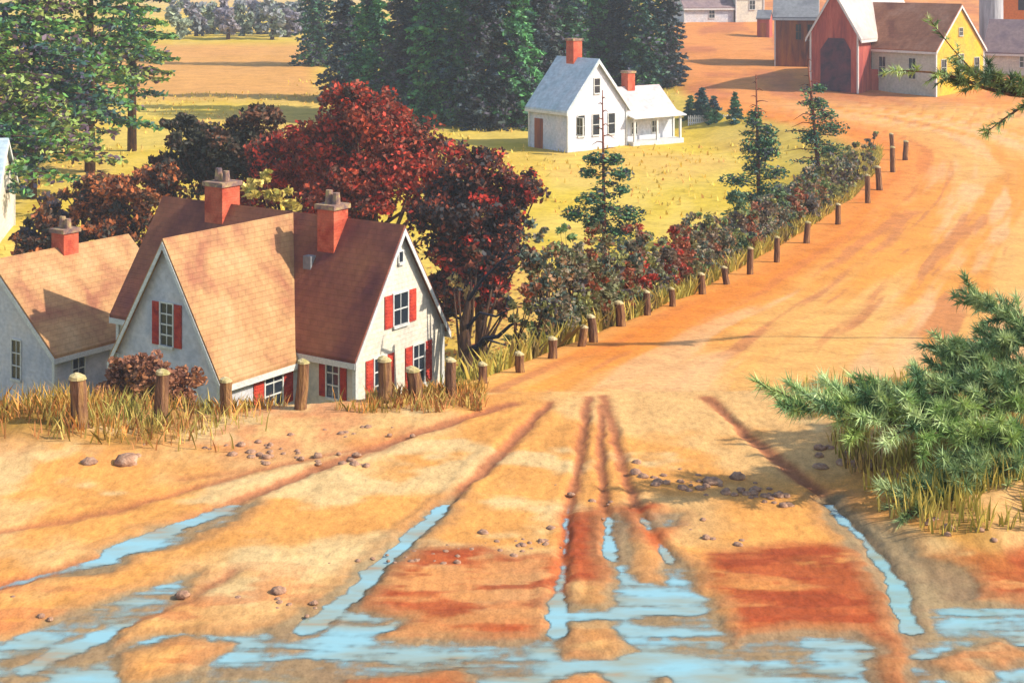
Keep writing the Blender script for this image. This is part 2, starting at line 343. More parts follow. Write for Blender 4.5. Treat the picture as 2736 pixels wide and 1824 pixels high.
# dirt road: strokes of tone run along the wheel tracks
along = XX - smoothtab(XE, YY)
tr = fbm(along * .55, YY * .035, 61); tr2 = fbm(along * 1.7, YY * .08, 62)
dirt = mixc(np.broadcast_to(c(250,184,100), XX.shape + (3,)), c(248,164,70), sst(tr, .46, .62))
dirt = mixc(dirt, c(216,138,80), sst(tr2, .60, .72) * .85)
dirt = mixc(dirt, c(250,192,130), sst(fbm(along * .9, YY * .06, 63), .56, .7) * .8)
edge = np.exp(-((along - 1.0) / np.maximum(.03 * YY, .6)) ** 2); dirt = mixc(dirt, c(244,136,44), edge * .75 * sst(YY, 24, 30))
hillm = sst(YY, 112, 126); dirt = mixc(dirt, mixc(np.broadcast_to(c(238,154,86), XX.shape + (3,)), c(212,130,84), sst(n_mid, .45, .6)), hillm * .9)
# sandy near road
sand = mixc(np.broadcast_to(c(242,188,118), XX.shape + (3,)), c(244,168,84), sst(fbm(XX * .5, YY * .45, 71), .44, .6) * .9)
sand = mixc(sand, c(240,204,142), sst(fbm(XX * .7, YY * .9, 72), .56, .68) * .8)
sand = mixc(sand, c(222,138,84), sst(fbm(XX * 1.2, YY * 3.5, 73), .54, .66) * .7 * sst(-YY, -17.5, -15))
sand = mixc(sand, c(196,116,74), np.clip(rut / .035, 0, 1) * .85)
sand = mixc(sand, c(160,106,76), np.clip(rut / .045 - .6, 0, 1) * .6)
sand = mixc(sand, c(226,142,92), sst(YY, 19, 21) * sst(-XX, .5, 3.) * sst(n_sm, .35, .6) * .7)
wm = 1 - sst(wet, -.16, .22); wn = fbm(XX * 1.1, YY * 3.2, 74)
sand = mixc(sand, c(212,132,72), wm * .7)
sand = mixc(sand, c(196,100,54), wm * sst(wn, .36, .52)); sand = mixc(sand, c(176,78,42), wm * sst(fbm(XX * 1.6, YY * 5, 75), .5, .62) * .8)
nearw = sst(-YY, -15.6, -13.6); sand = mixc(sand, c(206,118,64), nearw * sst(fbm(XX * .8, YY * 4, 76), .46, .58) * .85)
sand = mixc(sand, c(190,138,88), (1 - sst(pool, .0, .2)) * .6)
sand = mixc(sand, c(150,136,104), (1 - sst(pool, -.12, .0)) * .7)
verge = (sst(-XX, 3.9, 5.6) * sst(YY, 19.6, 20.8) + sst(XX, 4.1, 5.4) * sst(YY, 15.5, 17.5))
sand = mixc(sand, c(184,140,64), np.clip(verge, 0, 1) * sst(n_sm, .3, .55))
isroad = RS > .5
cn = sst(YY, 22.6, 23.8)
colr = sand * (1 - cn[..., None]) + dirt * cn[..., None]
bank = sst(RS, .86, 1.0)                    # grassy shoulder beside the road
colf = mixc(field, c(186,160,74), sst(RS, .1, .9) * sst(-YY, -110, -90))
colr2 = colf * (1 - bank[..., None]) + colr * bank[..., None]
nearm = YY < crestY(XX)
COLG = np.where(nearm[..., None], sand, colr2)
nr, nc = XX.shape; P = np.stack([XX, YY, Z], -1).reshape(-1, 3); CG = COLG.reshape(-1, 3)
idx = np.arange(nr * nc).reshape(nr, nc)
Q = np.stack([idx[:-1, :-1], idx[:-1, 1:], idx[1:, 1:], idx[1:, :-1]], -1).reshape(-1, 4)
roadmask = (nearm | (RS > .93)).ravel()[Q[:, 0]] & (P[Q[:, 0], 1] < 112)
M['soil'] = paintmat('soil and dry grass', (1,1,1), (.86,.84,.82), (1.12,1.1,1.06), scale=1.2, stretch=(1.2,.7,1), bump=.3, rough=.9, attr=True, spec=.12)
M['field'] = paintmat('dry field grass', (1,1,1), (.86,.86,.8), (1.1,1.1,1.06), scale=.7, stretch=(.7,1.2,1), bump=.6, rough=.95, attr=True, spec=.05)
def submesh(name, mask, mat):
    q = Q[mask]; u, inv = np.unique(q, return_inverse=True)
    return mesh_obj(name, P[u], inv.reshape(-1, 4), mat, col=CG[u], smooth=True)
tag(submesh('dirt_road', roadmask, M['soil']), kind='structure')
tag(submesh('hillside_field', ~roadmask, M['field']), kind='structure')

# puddle water: one level sheet that shows wherever the road lies lower
m, N, L, B = newmat('puddle water'); M['water'] = m
tc = N.new('ShaderNodeTexCoord'); mp = N.new('ShaderNodeMapping'); mp.inputs['Scale'].default_value = (.5, 1.6, 1); L.new(tc.outputs['Object'], mp.inputs[0])
nz = N.new('ShaderNodeTexNoise'); nz.inputs['Scale'].default_value = 1.6; nz.inputs['Detail'].default_value = 5; L.new(mp.outputs[0], nz.inputs[0])
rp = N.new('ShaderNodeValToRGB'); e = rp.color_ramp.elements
e[0].position = .38; e[0].color = (*A(168,176,154, k=.66), 1); e[1].position = .6; e[1].color = (*A(156,202,206, k=.7), 1)  # teal of the reflected sky put into the water's base colour
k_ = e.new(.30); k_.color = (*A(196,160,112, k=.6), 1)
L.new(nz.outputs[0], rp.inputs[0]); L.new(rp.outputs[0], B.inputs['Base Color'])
B.inputs['Roughness'].default_value = .08; B.inputs['IOR'].default_value = 1.36
bp = N.new('ShaderNodeBump'); bp.inputs['Strength'].default_value = .08; bp.inputs['Distance'].default_value = .02
n2 = N.new('ShaderNodeTexNoise'); n2.inputs['Scale'].default_value = 9; L.new(tc.outputs['Object'], n2.inputs[0]); L.new(n2.outputs[0], bp.inputs['Height']); L.new(bp.outputs[0], B.inputs['Normal'])
at = N.new('ShaderNodeAttribute'); at.attribute_name = 'Col'   # how deep the muddy water stands: thin water lets the mud show
tb_ = N.new('ShaderNodeBsdfTransparent'); ms = N.new('ShaderNodeMixShader')
L.new(at.outputs[0], ms.inputs[0]); L.new(tb_.outputs[0], ms.inputs[1]); L.new(B.outputs[0], ms.inputs[2]); L.new(ms.outputs[0], N['Material Output'].inputs[0])
rows_ = np.nonzero((ny > 8) & (ny < 18.3))[0]; cols_ = np.nonzero(np.abs(uu) < .6)[0]
sub = np.ix_(rows_, cols_); wx_, wy_, wz_ = XX[sub], YY[sub], Z[sub]
dep = sst(WATER - wz_, .0, .018) * .97
ii = np.arange(wx_.size).reshape(wx_.shape); wq = np.stack([ii[:-1, :-1], ii[:-1, 1:], ii[1:, 1:], ii[1:, :-1]], -1).reshape(-1, 4)
keep = (wz_.ravel()[wq] < WATER + .003).any(axis=1); wq = wq[keep]; u_, inv = np.unique(wq, return_inverse=True)
wv = np.stack([wx_, wy_, wx_ * 0 + WATER], -1).reshape(-1, 3)[u_]
tag(mesh_obj('puddle_water', wv, inv.reshape(-1, 4), M['water'], col=np.repeat(dep.ravel()[u_][:, None], 3, axis=1)), kind='structure')

# ------------------------------------------------------------------ buildings
def roof_mb(mb, x0, x1, yc, hw, ze, zr, ov=.25, t=.14, endov=.2):
    """gable roof with its ridge along x: two slabs"""
    rise = (zr - ze) / hw; he = hw + ov; zee = zr - rise * he
    for sgn in (-1, 1):
        a = [(x0 - endov, yc, zr), (x1 + endov, yc, zr), (x1 + endov, yc + sgn * he, zee), (x0 - endov, yc + sgn * he, zee)]
        mb.prism(a, (0, 0, t) )
def wall_mb(mb, x0, x1, yc, hw, ze, zr):
    y0, y1 = yc - hw, yc + hw; d = .02
    mb.prism([(x0, y0, 0), (x0, y1, 0), (x0, y1, ze), (x0, yc, zr - d), (x0, y0, ze)], (x1 - x0, 0, 0))
def ridge_y(V, x, y):                      # swap x/y roles: rotates shapes a quarter turn
    return V
class House:
    def __init__(s, name, loc, rz, label, cat, group=None):
        s.o = empty(name, loc, rz); tag(s.o, label, cat, group)
    def block(s, x0, x1, yc, hw, ze, zr, wall, roof, ov=.25, endov=.2, alongy=False, t=.14, trim=True, label=None, rlabel=None):
        w, r, tr = MB(), MB(), MB()
        wall_mb(w, x0, x1, yc, hw, ze, zr); roof_mb(r, x0, x1, yc, hw, ze, zr, ov, t, endov)
        rise = (zr - ze) / hw; he = hw + ov; zee = zr - rise * he
        for xx in ((x0 - endov - .03, x1 + endov) if trim else ()):
            for sg in (-1, 1):             # bargeboards
                tr.prism([(xx, yc, zr - .2), (xx, yc, zr + .03), (xx, yc + sg * he, zee + .03), (xx, yc + sg * he, zee - .2)], (.03, 0, 0))
        if trim:
            for sg in (-1, 1):
                y_ = yc + sg * (he - .02); tr.box(x0 - endov, x1 + endov, min(y_, y_ + sg * .05), max(y_, y_ + sg * .05), zee - .17, zee + .02)
            for xx in (x0, x1):
                for yy in (yc - hw, yc + hw): tr.box(xx - .07, xx + .07, yy - .07, yy + .07, 0, ze - .05)
        if alongy:
            for q in (w, r, tr): q.v = [(-v[1], v[0], v[2]) for v in q.v]
        wo = w.build('wall', wall, s.o); ro = r.build('roof', roof, s.o)
        if trim: tr.build('trim', M['trim'], s.o)
        if rlabel: ro['label'] = rlabel
        if label: wo['label'] = label
        return wo, ro
    def chimney(s, roof, x, y, w, z0, z1, pot=True, wy=None):
        mb = MB(); wy = wy or w; h = w / 2; hy = wy / 2
        mb.box(x - h, x + h, y - hy, y + hy, z0, z1)
        ch = mb.build('chimney', M['brick'], roof)
        cp = MB(); cp.box(x - h - .07, x + h + .07, y - hy - .07, y + hy + .07, z1, z1 + .16)
        if pot:
            cp.tube([(x - h * .4, y, z1 + .16), (x - h * .4, y, z1 + .62)], [.16, .12], 10); cp.tube([(x + h * .45, y, z1 + .16), (x + h * .45, y, z1 + .55)], [.15, .12], 10)
        cp.build('chimney_cap', M['pot'], roof)
    def window(s, face, pos, u, z, w, h, shut=0, shmat=None, frame='trim', grid=(1, 1), label=None):
        """face: '+x','-x','+y','-y'; pos: wall plane; u: centre along the wall; z: centre height"""
        def put(mb):
            out = []
            for a, dpt, c_ in mb.v:        # a along wall, dpt outward, c_ up
                if face == '+x': out.append((pos + dpt, u + a, c_))
                elif face == '-x': out.append((pos - dpt, u - a, c_))
                elif face == '-y': out.append((u + a, pos - dpt, c_))
                else: out.append((u - a, pos + dpt, c_))
            mb.v = out; return mb
        g = MB(); g.box(-w / 2, w / 2, -.03, .012, z - h / 2, z + h / 2)
        wo = put(g).build('window', M['glass'], s.o)
        f = MB(); t = .055
        f.box(-w / 2 - t, -w / 2, -.02, .05, z - h / 2 - t, z + h / 2 + t); f.box(w / 2, w / 2 + t, -.02, .05, z - h / 2 - t, z + h / 2 + t)
        f.box(-w / 2, w / 2, -.02, .05, z + h / 2, z + h / 2 + t); f.box(-w / 2 - .05, w / 2 + .05, -.02, .09, z - h / 2 - t - .04, z - h / 2 - .003)
        for k in range(1, grid[1] + 1): zz = z - h / 2 + h * k / (grid[1] + 1); f.box(-w / 2, w / 2, .0, .035, zz - .022, zz + .022)
        for k in range(1, grid[0] + 1): xx = -w / 2 + w * k / (grid[0] + 1); f.box(xx - .015, xx + .015, .0, .031, z - h / 2, z + h / 2)
        put(f).build('frame', M[frame], wo)
        if shut:
            for sg in (-1, 1):
                q = MB(); a0 = sg * (w / 2 + t + .02); a1 = sg * (w / 2 + t + .02 + shut)
                lo, hi = min(a0, a1), max(a0, a1)
                q.box(lo, hi, -.01, .04, z - h / 2 - .02, z + h / 2 + .02)
                for k in range(int(h / .11)): q.box(lo + .04, hi - .04, .04, .056, z - h / 2 + .05 + k * .11, z - h / 2 + .1 + k * .11)
                put(q).build('shutter', shmat or M['shutter'], wo)
        return wo

TH = math.radians(-34)
# the big cottage in the middle left
zc = -9.7
h = House('cottage', (-5.10, 48.85, zc), TH, 'large white cottage with steep brown roof, two gables and red shutters, behind the fence posts', 'house')
w1, r1 = h.block(-11.3, 0, 2.35, 2.35, 3.83, 7.46, M['whitewall'], M['roof'])
_w, _r = h.block(-3.67, 2.3, 4.82, 2.37, 3.55, 7.42, M['greywall'], M['roof2'], alongy=True)   # (x,y)->(-y,x): runs along y at x=-4.82
h.chimney(r1, -8.36, 2.35, .9, 6.6, 8.25); h.chimney(r1, -2.7, 2.0, .75, 6.4, 7.95)
vb = MB(); vb.box(-3.4, -3.05, 1.25, 1.75, 5.8, 6.35); vb.build('roof_vent', M['greyroof'], h.o)
h.window('-y', -3.67, -4.82, 4.75, .55, 1.35, .32, grid=(1, 3))
h.window('+x', 0, 2.35, 4.75, .75, 1.05, .4, grid=(1, 1))
h.window('+x', 0, 1.25, 2.65, .6, 1.35, .36, grid=(1, 2)); h.window('+x', 0, 3.35, 2.65, .6, 1.35, .36, grid=(1, 2))
h.window('-y', 0, -.95, 2.75, .5, 1.2, .26, grid=(1, 2))
h.window('+x', -2.45, -1.25, 2.5, .8, 1.2, .45, grid=(1, 2))
h.window('+x', 0, 2.35, 6.5, .2, .35, 0, grid=(0, 0))
# neighbour on the left
h = House('cottage', (-19.99, 58, -10.3), TH, 'pale lilac cottage with ochre roof at left edge, beside the large cottage', 'house')
w1, r1 = h.block(0, 6.5, 0, 3.5, 2.55, 5.5, M['greywall'], M['roof2'], alongy=True)
h.chimney(r1, 0, 3.36, .75, 5.0, 6.2)
h.window('-y', 0, 1.3, 1.95, .5, 1.45, 0, grid=(1, 2)); h.window('+x', 3.5, 1.1, 1.7, .55, 1.2, 0, grid=(1, 1)); h.window('-y', 0, -1.5, 1.95, .5, 1.45, 0, grid=(1, 2))
dq = MB(); dq.box(3.5, 3.55, 2.6, 3.5, .1, 2.1); dq.build('door', M['trim'], h.o)
# sliver of a white house further left
h = House('farmhouse', (-29.3, 76, gz(-26, 76) - .2), math.radians(8), 'white house cut off by the left picture edge below the big pines', 'house')
h.block(-6, 3.0, 2.5, 2.5, 3.2, 5.6, M['whitewall'], M['blueroof']); h.window('-y', 0, 1.6, 1.8, .6, 1.1, 0)

# white farmhouse up the slope
zf = gz(7, 105)
h = House('farmhouse', (5.95, 104.5, zf - .05), math.radians(38), 'white farmhouse with pale blue roof and orange chimney below the dark spruces', 'house')
w1, r1 = h.block(0, 4.2, 0, 2.7, 3.0, 6.2, M['coolwall'], M['blueroof'], alongy=True)
h.block(2.75, 7.9, 2.3, 1.7, 2.3, 3.9, M['coolwall'], M['pinkroof'])
pb = MB(); pb.box(2.85, 7.8, -.6, .55, 0, .35)
for x_ in (3.1, 5.3, 7.6): pb.box(x_ - .07, x_ + .07, -.5, -.36, .35, 2.0)
pb.prism([(2.8, -.75, 1.98), (2.8, .58, 2.3), (2.8, .58, 2.38), (2.8, -.75, 2.06)], (5.15, 0, 0)); pb.build('porch', M['trim'], h.o)
h.chimney(r1, 0, 2.5, .8, 5.8, 7.5, pot=False); h.chimney(r1, 5.0, 2.3, .7, 3.6, 5.0, pot=False)
for u in (-1.5, -.15, 1.3): h.window('-y', 0, u, 1.75, .6, 1.4, 0, grid=(0, 1))
h.window('-y', 0, -.05, 4.45, .5, 1.0, 0, grid=(0, 1)); h.window('-x', -2.7, -1.3, 1.9, .6, 1.1, 0)
h.window('-y', .6, 4.0, 1.2, .5, .8, 0); h.window('-y', .6, 6.0, 1.2, .5, .8, 0)
dq = MB(); dq.box(-2.74, -2.7, 2.7, 3.6, 0, 2.1); dq.build('door', M['fabrown'], h.o)

# low white fence running right from it
fx0, fy0, _ = at_ground(688, 126); fx1, fy1 = fx0 + 4.4, fy0 + .6
fo = empty('picket_fence', (fx0, fy0, gz(fx0, fy0)), math.atan2(fy1 - fy0, fx1 - fx0)); tag(fo, 'low white fence running right from the white farmhouse', 'fence')
q = MB(); Lf = math.hypot(fx1 - fx0, fy1 - fy0)
for k in range(int(Lf / .16)): q.box(k * .16, k * .16 + .09, -.012, .012, -.1, .75 + .05 * (k % 2))
q.build('pickets', M['trim'], fo); q = MB(); q.box(0, Lf, .013, .05, .18, .27); q.box(0, Lf, .013, .05, .52, .6); q.build('rail', M['trim'], fo)

# village at the upper right
def corner(px, py): x, y, z = at_ground(px, py); return (x, y, z - .12)
h = House('village_house', corner(936, 97), math.radians(-50), 'yellow gabled house with long sage front wall and brown roof at upper right', 'house')
w1, r1 = h.block(-8.9, 0, 3.45, 3.45, 4.05, 7.6, M['sage'], M['brownroof'])
yb = MB(); yb.prism([(.012, .1, .0), (.012, 6.8, .0), (.012, 6.8, 4.0), (.012, 3.45, 7.4), (.012, .1, 4.0)], (.05, 0, 0)); yo = yb.build('gable_front', M['yellow'], h.o)
for u in (1.0, 3.5, 5.8): h.window('+x', .062, u, 2.5 + (.35 if u == 3.5 else 0), .65, 1.3, 0, frame='sage')
h.window('+x', .062, 3.45, 5.4, .5, .6, 0, frame='sage')
for u in (-7.4, -5.3, -2.3): h.window('-y', 0, u, 2.35, .65, 1.7, 0, frame='sage')
h = House('barn', corner(834, 91), TH, 'red barn with wide pale metal roof and dark arched door, left of the yellow house', 'barn')
w1, r1 = h.block(0, 15, 0, 2.1, 5.1, 8.6, M['barnred'], M['metalroof'], ov=.4, alongy=True)
dq = MB(); dq.prism([(-1.2,-.05,.1),(1.5,-.05,.1),(1.5,-.05,3.6),(.9,-.05,4.6),(-.5,-.05,4.6),(-1.2,-.05,3.6)], (0,.045,0)); dq.build('door', M['maroon'], h.o)
h.window('+x', 2.1, 3.4, 3.0, .9, 2.4, 0, frame='barnred', grid=(0, 1)); h.window('+x', 2.1, 7.4, 3.0, .9, 1.6, 0, frame='barnred')
dq = MB(); dq.box(2.12, 3.3, 3.0, 4.6, 0, 1.9); dq.build('lean_to', M['barnred'], h.o)
h = House('farm_outbuilding', corner(775, 66), math.radians(-12), 'weathered brown outbuilding with grey roof left of the red barn', 'shed')
h.block(0, 3.9, 2.3, 2.3, 4.9, 7.1, M['fabrown'], M['greyroof']); h.window('-y', 0, 2.2, 3.4, .5, 1.4, 0, frame='fabrown'); h.window('-y', 0, 3.3, 3.4, .5, 1.4, 0, frame='fabrown')
h = House('village_house', corner(736, 22), math.radians(12), 'small white house at the top edge above the orange hillside', 'house')
h.block(0, 3.6, 2.5, 2.5, 3.6, 5.6, M['whitewall'], M['purpleroof']); h.block(-6.5, -.3, 2.5, 2.2, 2.0, 4.0, M['greywall'], M['purpleroof']); h.window('-y', 0, 2.1, 2.2, .7, 1.1, 0); h.window('-y', .3, -3, 1.1, .7, .9, 0)
h = House('privy', corner(757, 37), math.radians(-20), 'narrow red shed standing between the small white house and the brown outbuilding', 'shed')
h.block(0, 1.4, .9, .9, 2.2, 3.0, M['barnred'], M['greyroof'], ov=.12, endov=.1, trim=False); dq = MB(); dq.box(.35, 1.05, -.04, 0, .05, 1.7); dq.build('door', M['fabrown'], h.o)
h = House('village_house', corner(1003, 74), math.radians(-30), 'low white cottage with mauve roof at the right edge beside the yellow house', 'house')
h.block(-1.6, 9, 2.6, 2.6, 2.2, 4.9, M['whitewall'], M['purpleroof']); h.window('-y', 0, 1.8, 1.3, .6, 1.0, 0)
x_, y_ = 52, 160
h = House('barn', (x_, y_, gz(x_, y_) - .2), math.radians(-12), 'bright orange barn at the top right corner beside the silo', 'barn')
h.block(0, 9, 3.2, 3.2, 7.0, 9.6, M['orange'], M['brownroof']); dq = MB(); dq.box(1.9, 3.2, -.04, 0, 4, 6.4); dq.build('door', M['dark'], h.o)
sx, sy = 47.6, 149
so_ = empty('silo', (sx, sy, gz(sx, sy) - .2)); tag(so_, 'tall grey silo at the top edge behind the yellow gable', 'silo')
q = MB(); q.tube([(0,0,0),(0,0,11.5)], 1.15, 20); q.build('silo_body', M['silo'], so_, smooth=False)
q = MB(); q.tube([(0,0,11.5),(0,0,12.1),(0,0,12.5)], [1.22,.85,.1], 20); q.build('roof', M['metalroof'], so_)

# ------------------------------------------------------------------ fence posts
post_px = [(82,427,50,20),(160,425,52,15),(226,412,40,14),(300,404,44,14),(384,390,40,13),(418,388,36,14),(452,388,34,13),(483,383,20,11),(521,372,24,11),
           (553,358,24,11),(580,346,22,9),(594,342,28,11),(622,326,24,9),(648,315,25,9),(673,306,24,9),(703,294,27,8),(728,284,22,8),(750,274,28,8),(777,262,27,8),
           (806,243,26,7),(838,224,27,7),(868,203,30,7),(880,190,30,7),(893,172,27,7),(905,160,22,6),(893,150,20,6)]
ordn = ['first','second','third','fourth','fifth','sixth','seventh','eighth','ninth','tenth','eleventh','twelfth','thirteenth','fourteenth','fifteenth','sixteenth','seventeenth','eighteenth','nineteenth','twentieth','twenty-first','twenty-second','twenty-third','twenty-fourth','twenty-fifth','twenty-sixth','twenty-seventh','twenty-eighth','twenty-ninth','thirtieth']
for i, (px, py, hp, wp) in enumerate(post_px):
    x, y, z = at_ground(px, py)
    if y > 22 and px < 470:
        y = 22.6
        for _ in range(6): y = float(crestY(np.array((px - 512) / F * y))) - .25
        x = (px - 512) / F * y; z = gz(x, y)
    hh = hp / F * y * 1.08; rr = wp / F * y / 2
    q = empty('fence_post', (x, y, z)); n = len(post_px)
    lab = ('%s fence post from the left, ' % ordn[i]) + ('short and pale topped in the verge grass' if i < 3 else 'weathered, before the large cottage' if i < 7 else 'brown with a pale top beside the dirt road' if i < 13 else 'thin and dark among the roadside shrubs')
    tag(q, lab, 'post', 'weathered fence posts along the road edge')
    lx, ly = random.uniform(-.11, .11), random.uniform(-.06, .06); hh *= random.uniform(.82, 1.06) * (.86 if i > 12 else 1); rr *= random.uniform(.82, 1.08) * (.85 if i > 12 else 1)
    p = MB(); pts = []; rad = []
    for k in range(6):
        f = k / 5; pts.append((lx * f + random.uniform(-.01, .01), ly * f, -.25 + (hh + .2) * f)); rad.append(rr * (1.08 - .12 * f) * random.uniform(.95, 1.05))
    p.tube(pts, rad, 9); p.build('post_shaft', M['post'], q)
    t = MB(); e = pts[-1]; t.tube([(e[0], e[1], e[2] - .0), (e[0], e[1], e[2] + rr * .35), (e[0] + .01, e[1], e[2] + rr * .62)], [rr * 1.08, rr * 1.0, rr * .45], 9); t.build('post_top', M['posttop'], q)

# ------------------------------------------------------------------ vegetation
def leaf_cards(pts, size, nrm_up=0., asp=.6, pointy=True):
    """one little leaf-shaped face per point, random orientation"""
    n = len(pts); a = rng.normal(size=(n, 3)); a[:, 2] *= (1 - nrm_up); a /= np.linalg.norm(a, axis=1)[:, None]
    b = rng.normal(size=(n, 3)); b -= (b * a).sum(1)[:, None] * a; b /= np.linalg.norm(b, axis=1)[:, None]
    s = size * rng.uniform(.6, 1.35, (n, 1))
    V = np.stack([pts - a * s, pts + b * s * asp + a * s * .15, pts + a * s, pts - b * s * asp + a * s * .1], 1).reshape(-1, 3)
    return V, np.arange(4 * n).reshape(n, 4)
def palette(pts, pal, scale, seed, jitter=.12, kf=1.35):
    """patches of colour: each leaf takes a tone from noise of its place"""
    pal = np.array([A(*p, k=kf) for p in pal]); n = len(pal)
    v = vnoise(pts[:, 0] / scale + pts[:, 2] / scale * .7, pts[:, 1] / scale * .8 + pts[:, 2] / scale, seed) * .75 + rng.random(len(pts)) * .25
    v = (v - .12) / .76; k = np.clip((v * n).astype(int), 0, n - 1)
    return pal[k] * rng.uniform(1 - jitter * 2, 1 + jitter * 2, (len(pts), 1))
def ellipsoid_pts(n, c_, r, shell=.5):
    d = rng.normal(size=(n, 3)); d /= np.linalg.norm(d, axis=1)[:, None]
    k = (1 - rng.random(n) ** 1.6 * shell)[:, None]
    return np.array(c_) + d * k * np.array(r)
def broadleaf(name, base, H, crowns, pal, size, dens, label, cat='tree', group=None, trunk_r=.25, seed=1, bark='bark', limbs=True, scale=.9):
    """crowns: list of (dx,dy,z,rx,ry,rz) lobes; each lobe is broken into leaf clumps on twigs"""
    o = empty(name, base); tag(o, label, cat, group)
    pts = []
    tb = MB(); tb.tube([(0, 0, -.4), (.05, 0, H * .18), (-.05, .05, H * .38), (0, 0, H * .6)], [trunk_r * 1.3, trunk_r, trunk_r * .8, trunk_r * .4], 9)
    for (dx, dy, z, rx, ry, rz) in crowns:
        nc_ = max(5, int(dens * rx * rz * 3))
        cl = ellipsoid_pts(nc_, (dx, dy, z), (rx * .82, ry * .82, rz * .82), .75)
        if limbs:
            for k in range(3):
                e_ = cl[rng.integers(nc_)]; s_ = Vector((0, 0, H * rng.uniform(.2, .45))); e_ = Vector(e_)
                m_ = s_.lerp(e_, .5) + Vector((0, 0, -.1 * (e_ - s_).length)); tb.tube([s_, m_, e_], [trunk_r * .4, trunk_r * .25, trunk_r * .08], 6)
        cr = min(rx, rz) * .36
        for q in cl:
            m_ = int(30 * (cr / size) ** 1.1 * .6) + 8
            k = cr * rng.uniform(.6, 1.25); pts.append(ellipsoid_pts(m_, q, (k, k, k * .75), .9))
    pts = np.concatenate(pts); V, Fq = leaf_cards(pts, size, .2)
    cc = np.repeat(palette(pts, pal, scale, seed), 4, axis=0)
    mesh_obj('crown', V, Fq, M['leaf'], o, col=cc)
    tb.build('trunk', M[bark], o, smooth=True); return o
def conifer(name, base, H, R, pal, label, group=None, gap=0., start=.08, size=.22, droop=.25, seed=1, bark='bark', whorl=.42, cat='tree', sparse=1., lean=(0, 0), nb=9, scale=1.2, power=.85, kf=1.7):
    o = empty(name, base); tag(o, label, cat, group)
    tb = MB(); tr = max(.05, H * .013)
    tb.tube([(0, 0, -.3), (lean[0] * .5, lean[1] * .5, H * .5), (lean[0], lean[1], H)], [tr * 1.3, tr * .8, tr * .15], 8)
    pts = []; z = H * start
    while z < H * .985:
        f = z / H; r = R * (1 - f) ** power + .06; n = max(3, int(nb * (.55 + .45 * (1 - f)) * sparse))
        a0 = rng.random() * 6.28; c_ = np.array([lean[0] * f, lean[1] * f, z])
        for k in range(n):
            if rng.random() < gap: continue
            a = a0 + 6.283 * k / n + rng.normal() * .25; L_ = r * rng.uniform(.65, 1.15)
            d = np.array([math.cos(a), math.sin(a), 0]); e_ = c_ + d * L_ + np.array([0, 0, -droop * L_ + rng.normal() * .08])
            if r > .5 and (gap > 0 or k % 2 == 0): tb.tube([c_, (c_ + e_) / 2 + np.array([0, 0, .05 * L_]), e_], [tr * .25, tr * .15, tr * .05], 4)
            m_ = int(10 + 34 * L_ / max(size * 5, .6))
            t = rng.random(m_) ** .8; w = (.22 * L_ * (1 - t * .7) + .05)[:, None]
            p = c_ + (e_ - c_) * t[:, None] + rng.normal(size=(m_, 3)) * w * np.array([.6, .6, .28]); pts.append(p)
        z += whorl * (1.15 - .5 * f) * rng.uniform(.8, 1.2)
    pts = np.concatenate(pts); V, Fq = leaf_cards(pts, size, .55, .5)
    mesh_obj('crown', V, Fq, M['needle'], o, col=np.repeat(palette(pts, pal, scale, seed, kf=kf), 4, axis=0))
    tb.build('trunk', M[bark], o, smooth=True); return o

GREENS = [(46,62,58),(58,84,64),(64,100,60),(84,130,66),(70,70,76),(96,120,74)]
GR_MAIN = [(44,56,66),(40,66,64),(52,80,58),(60,98,62),(72,68,80),(88,116,66)]
BIGPINE = [(60,56,70),(44,74,66),(66,98,60),(84,128,58),(118,138,66),(84,64,74),(140,150,76),(60,84,58)]
RED = [(52,42,34),(84,52,38),(136,62,40),(178,60,40),(98,54,40),(120,58,38),(170,72,42)]
REDB = [(190,58,42),(120,50,38),(150,62,42),(76,48,38),(198,66,46)]
DARKT = [(48,46,36),(58,58,44),(72,56,42),(110,70,46),(44,52,46)]
BROWNT = [(70,56,42),(110,72,44),(170,96,50),(90,62,46),(64,60,50),(150,86,50)]

def dpos(px, py, D): return ((px - 512) / F * D, D, H0 - (py - HY) / F * D)
def bl(name, px, D, lobes, pal, size, dens, label, seed, **kw):
    """lobes given as (pixel x, pixel y, radius x px, radius y px) at distance D"""
    bx = (px - 512) / F * D; bz = gz(bx, D); cr = []
    for (lx, ly, rx, ry) in lobes:
        x, y, z = dpos(lx, ly, D); cr.append((x - bx, rng.uniform(-.5, .5), z - bz, rx / F * D, (rx + ry) / 2 / F * D, ry / F * D))
    Ht = max(q[2] + q[5] for q in cr)
    return broadleaf(name, (bx, D, bz), Ht, cr, pal, size, dens, label, seed=seed, **kw)
GT = 'autumn trees behind the large cottage'
bl('maple_tree', 375, 66, [(365,115,50,42),(330,150,45,40),(400,150,52,45),(365,185,70,40),(425,175,30,35),(340,210,40,35)], RED, .12, 4.6, 'tallest red maple with rounded crown behind the cottage roof ridge', 3, group=GT)
bl('maple_tree', 480, 61, [(470,175,42,36),(505,205,42,38),(450,215,45,45),(500,250,38,42),(465,270,42,42),(520,190,25,28),(450,300,30,30),(490,290,34,24)], [REDB[0], (56,42,38), RED[1], (46,42,42), RED[2], (84,52,42), REDB[0]], .12, 4.6, 'red and black maple right of the cottage gable', 5, group=GT)
bl('maple_tree', 290, 69, [(300,150,34,28),(275,165,38,32),(310,180,42,34),(250,195,34,26)], REDB, .12, 4.6, 'bright scarlet maple between the two cottage chimneys', 7, group=GT)
bl('oak_tree', 232, 71, [(258,122,30,24),(228,142,36,28),(190,142,32,26),(182,122,22,18),(200,172,46,28),(255,155,34,32),(170,165,26,22)], DARKT, .13, 4.6, 'dark olive tree with clumped crown above the left chimney of the large cottage', 9, group=GT)
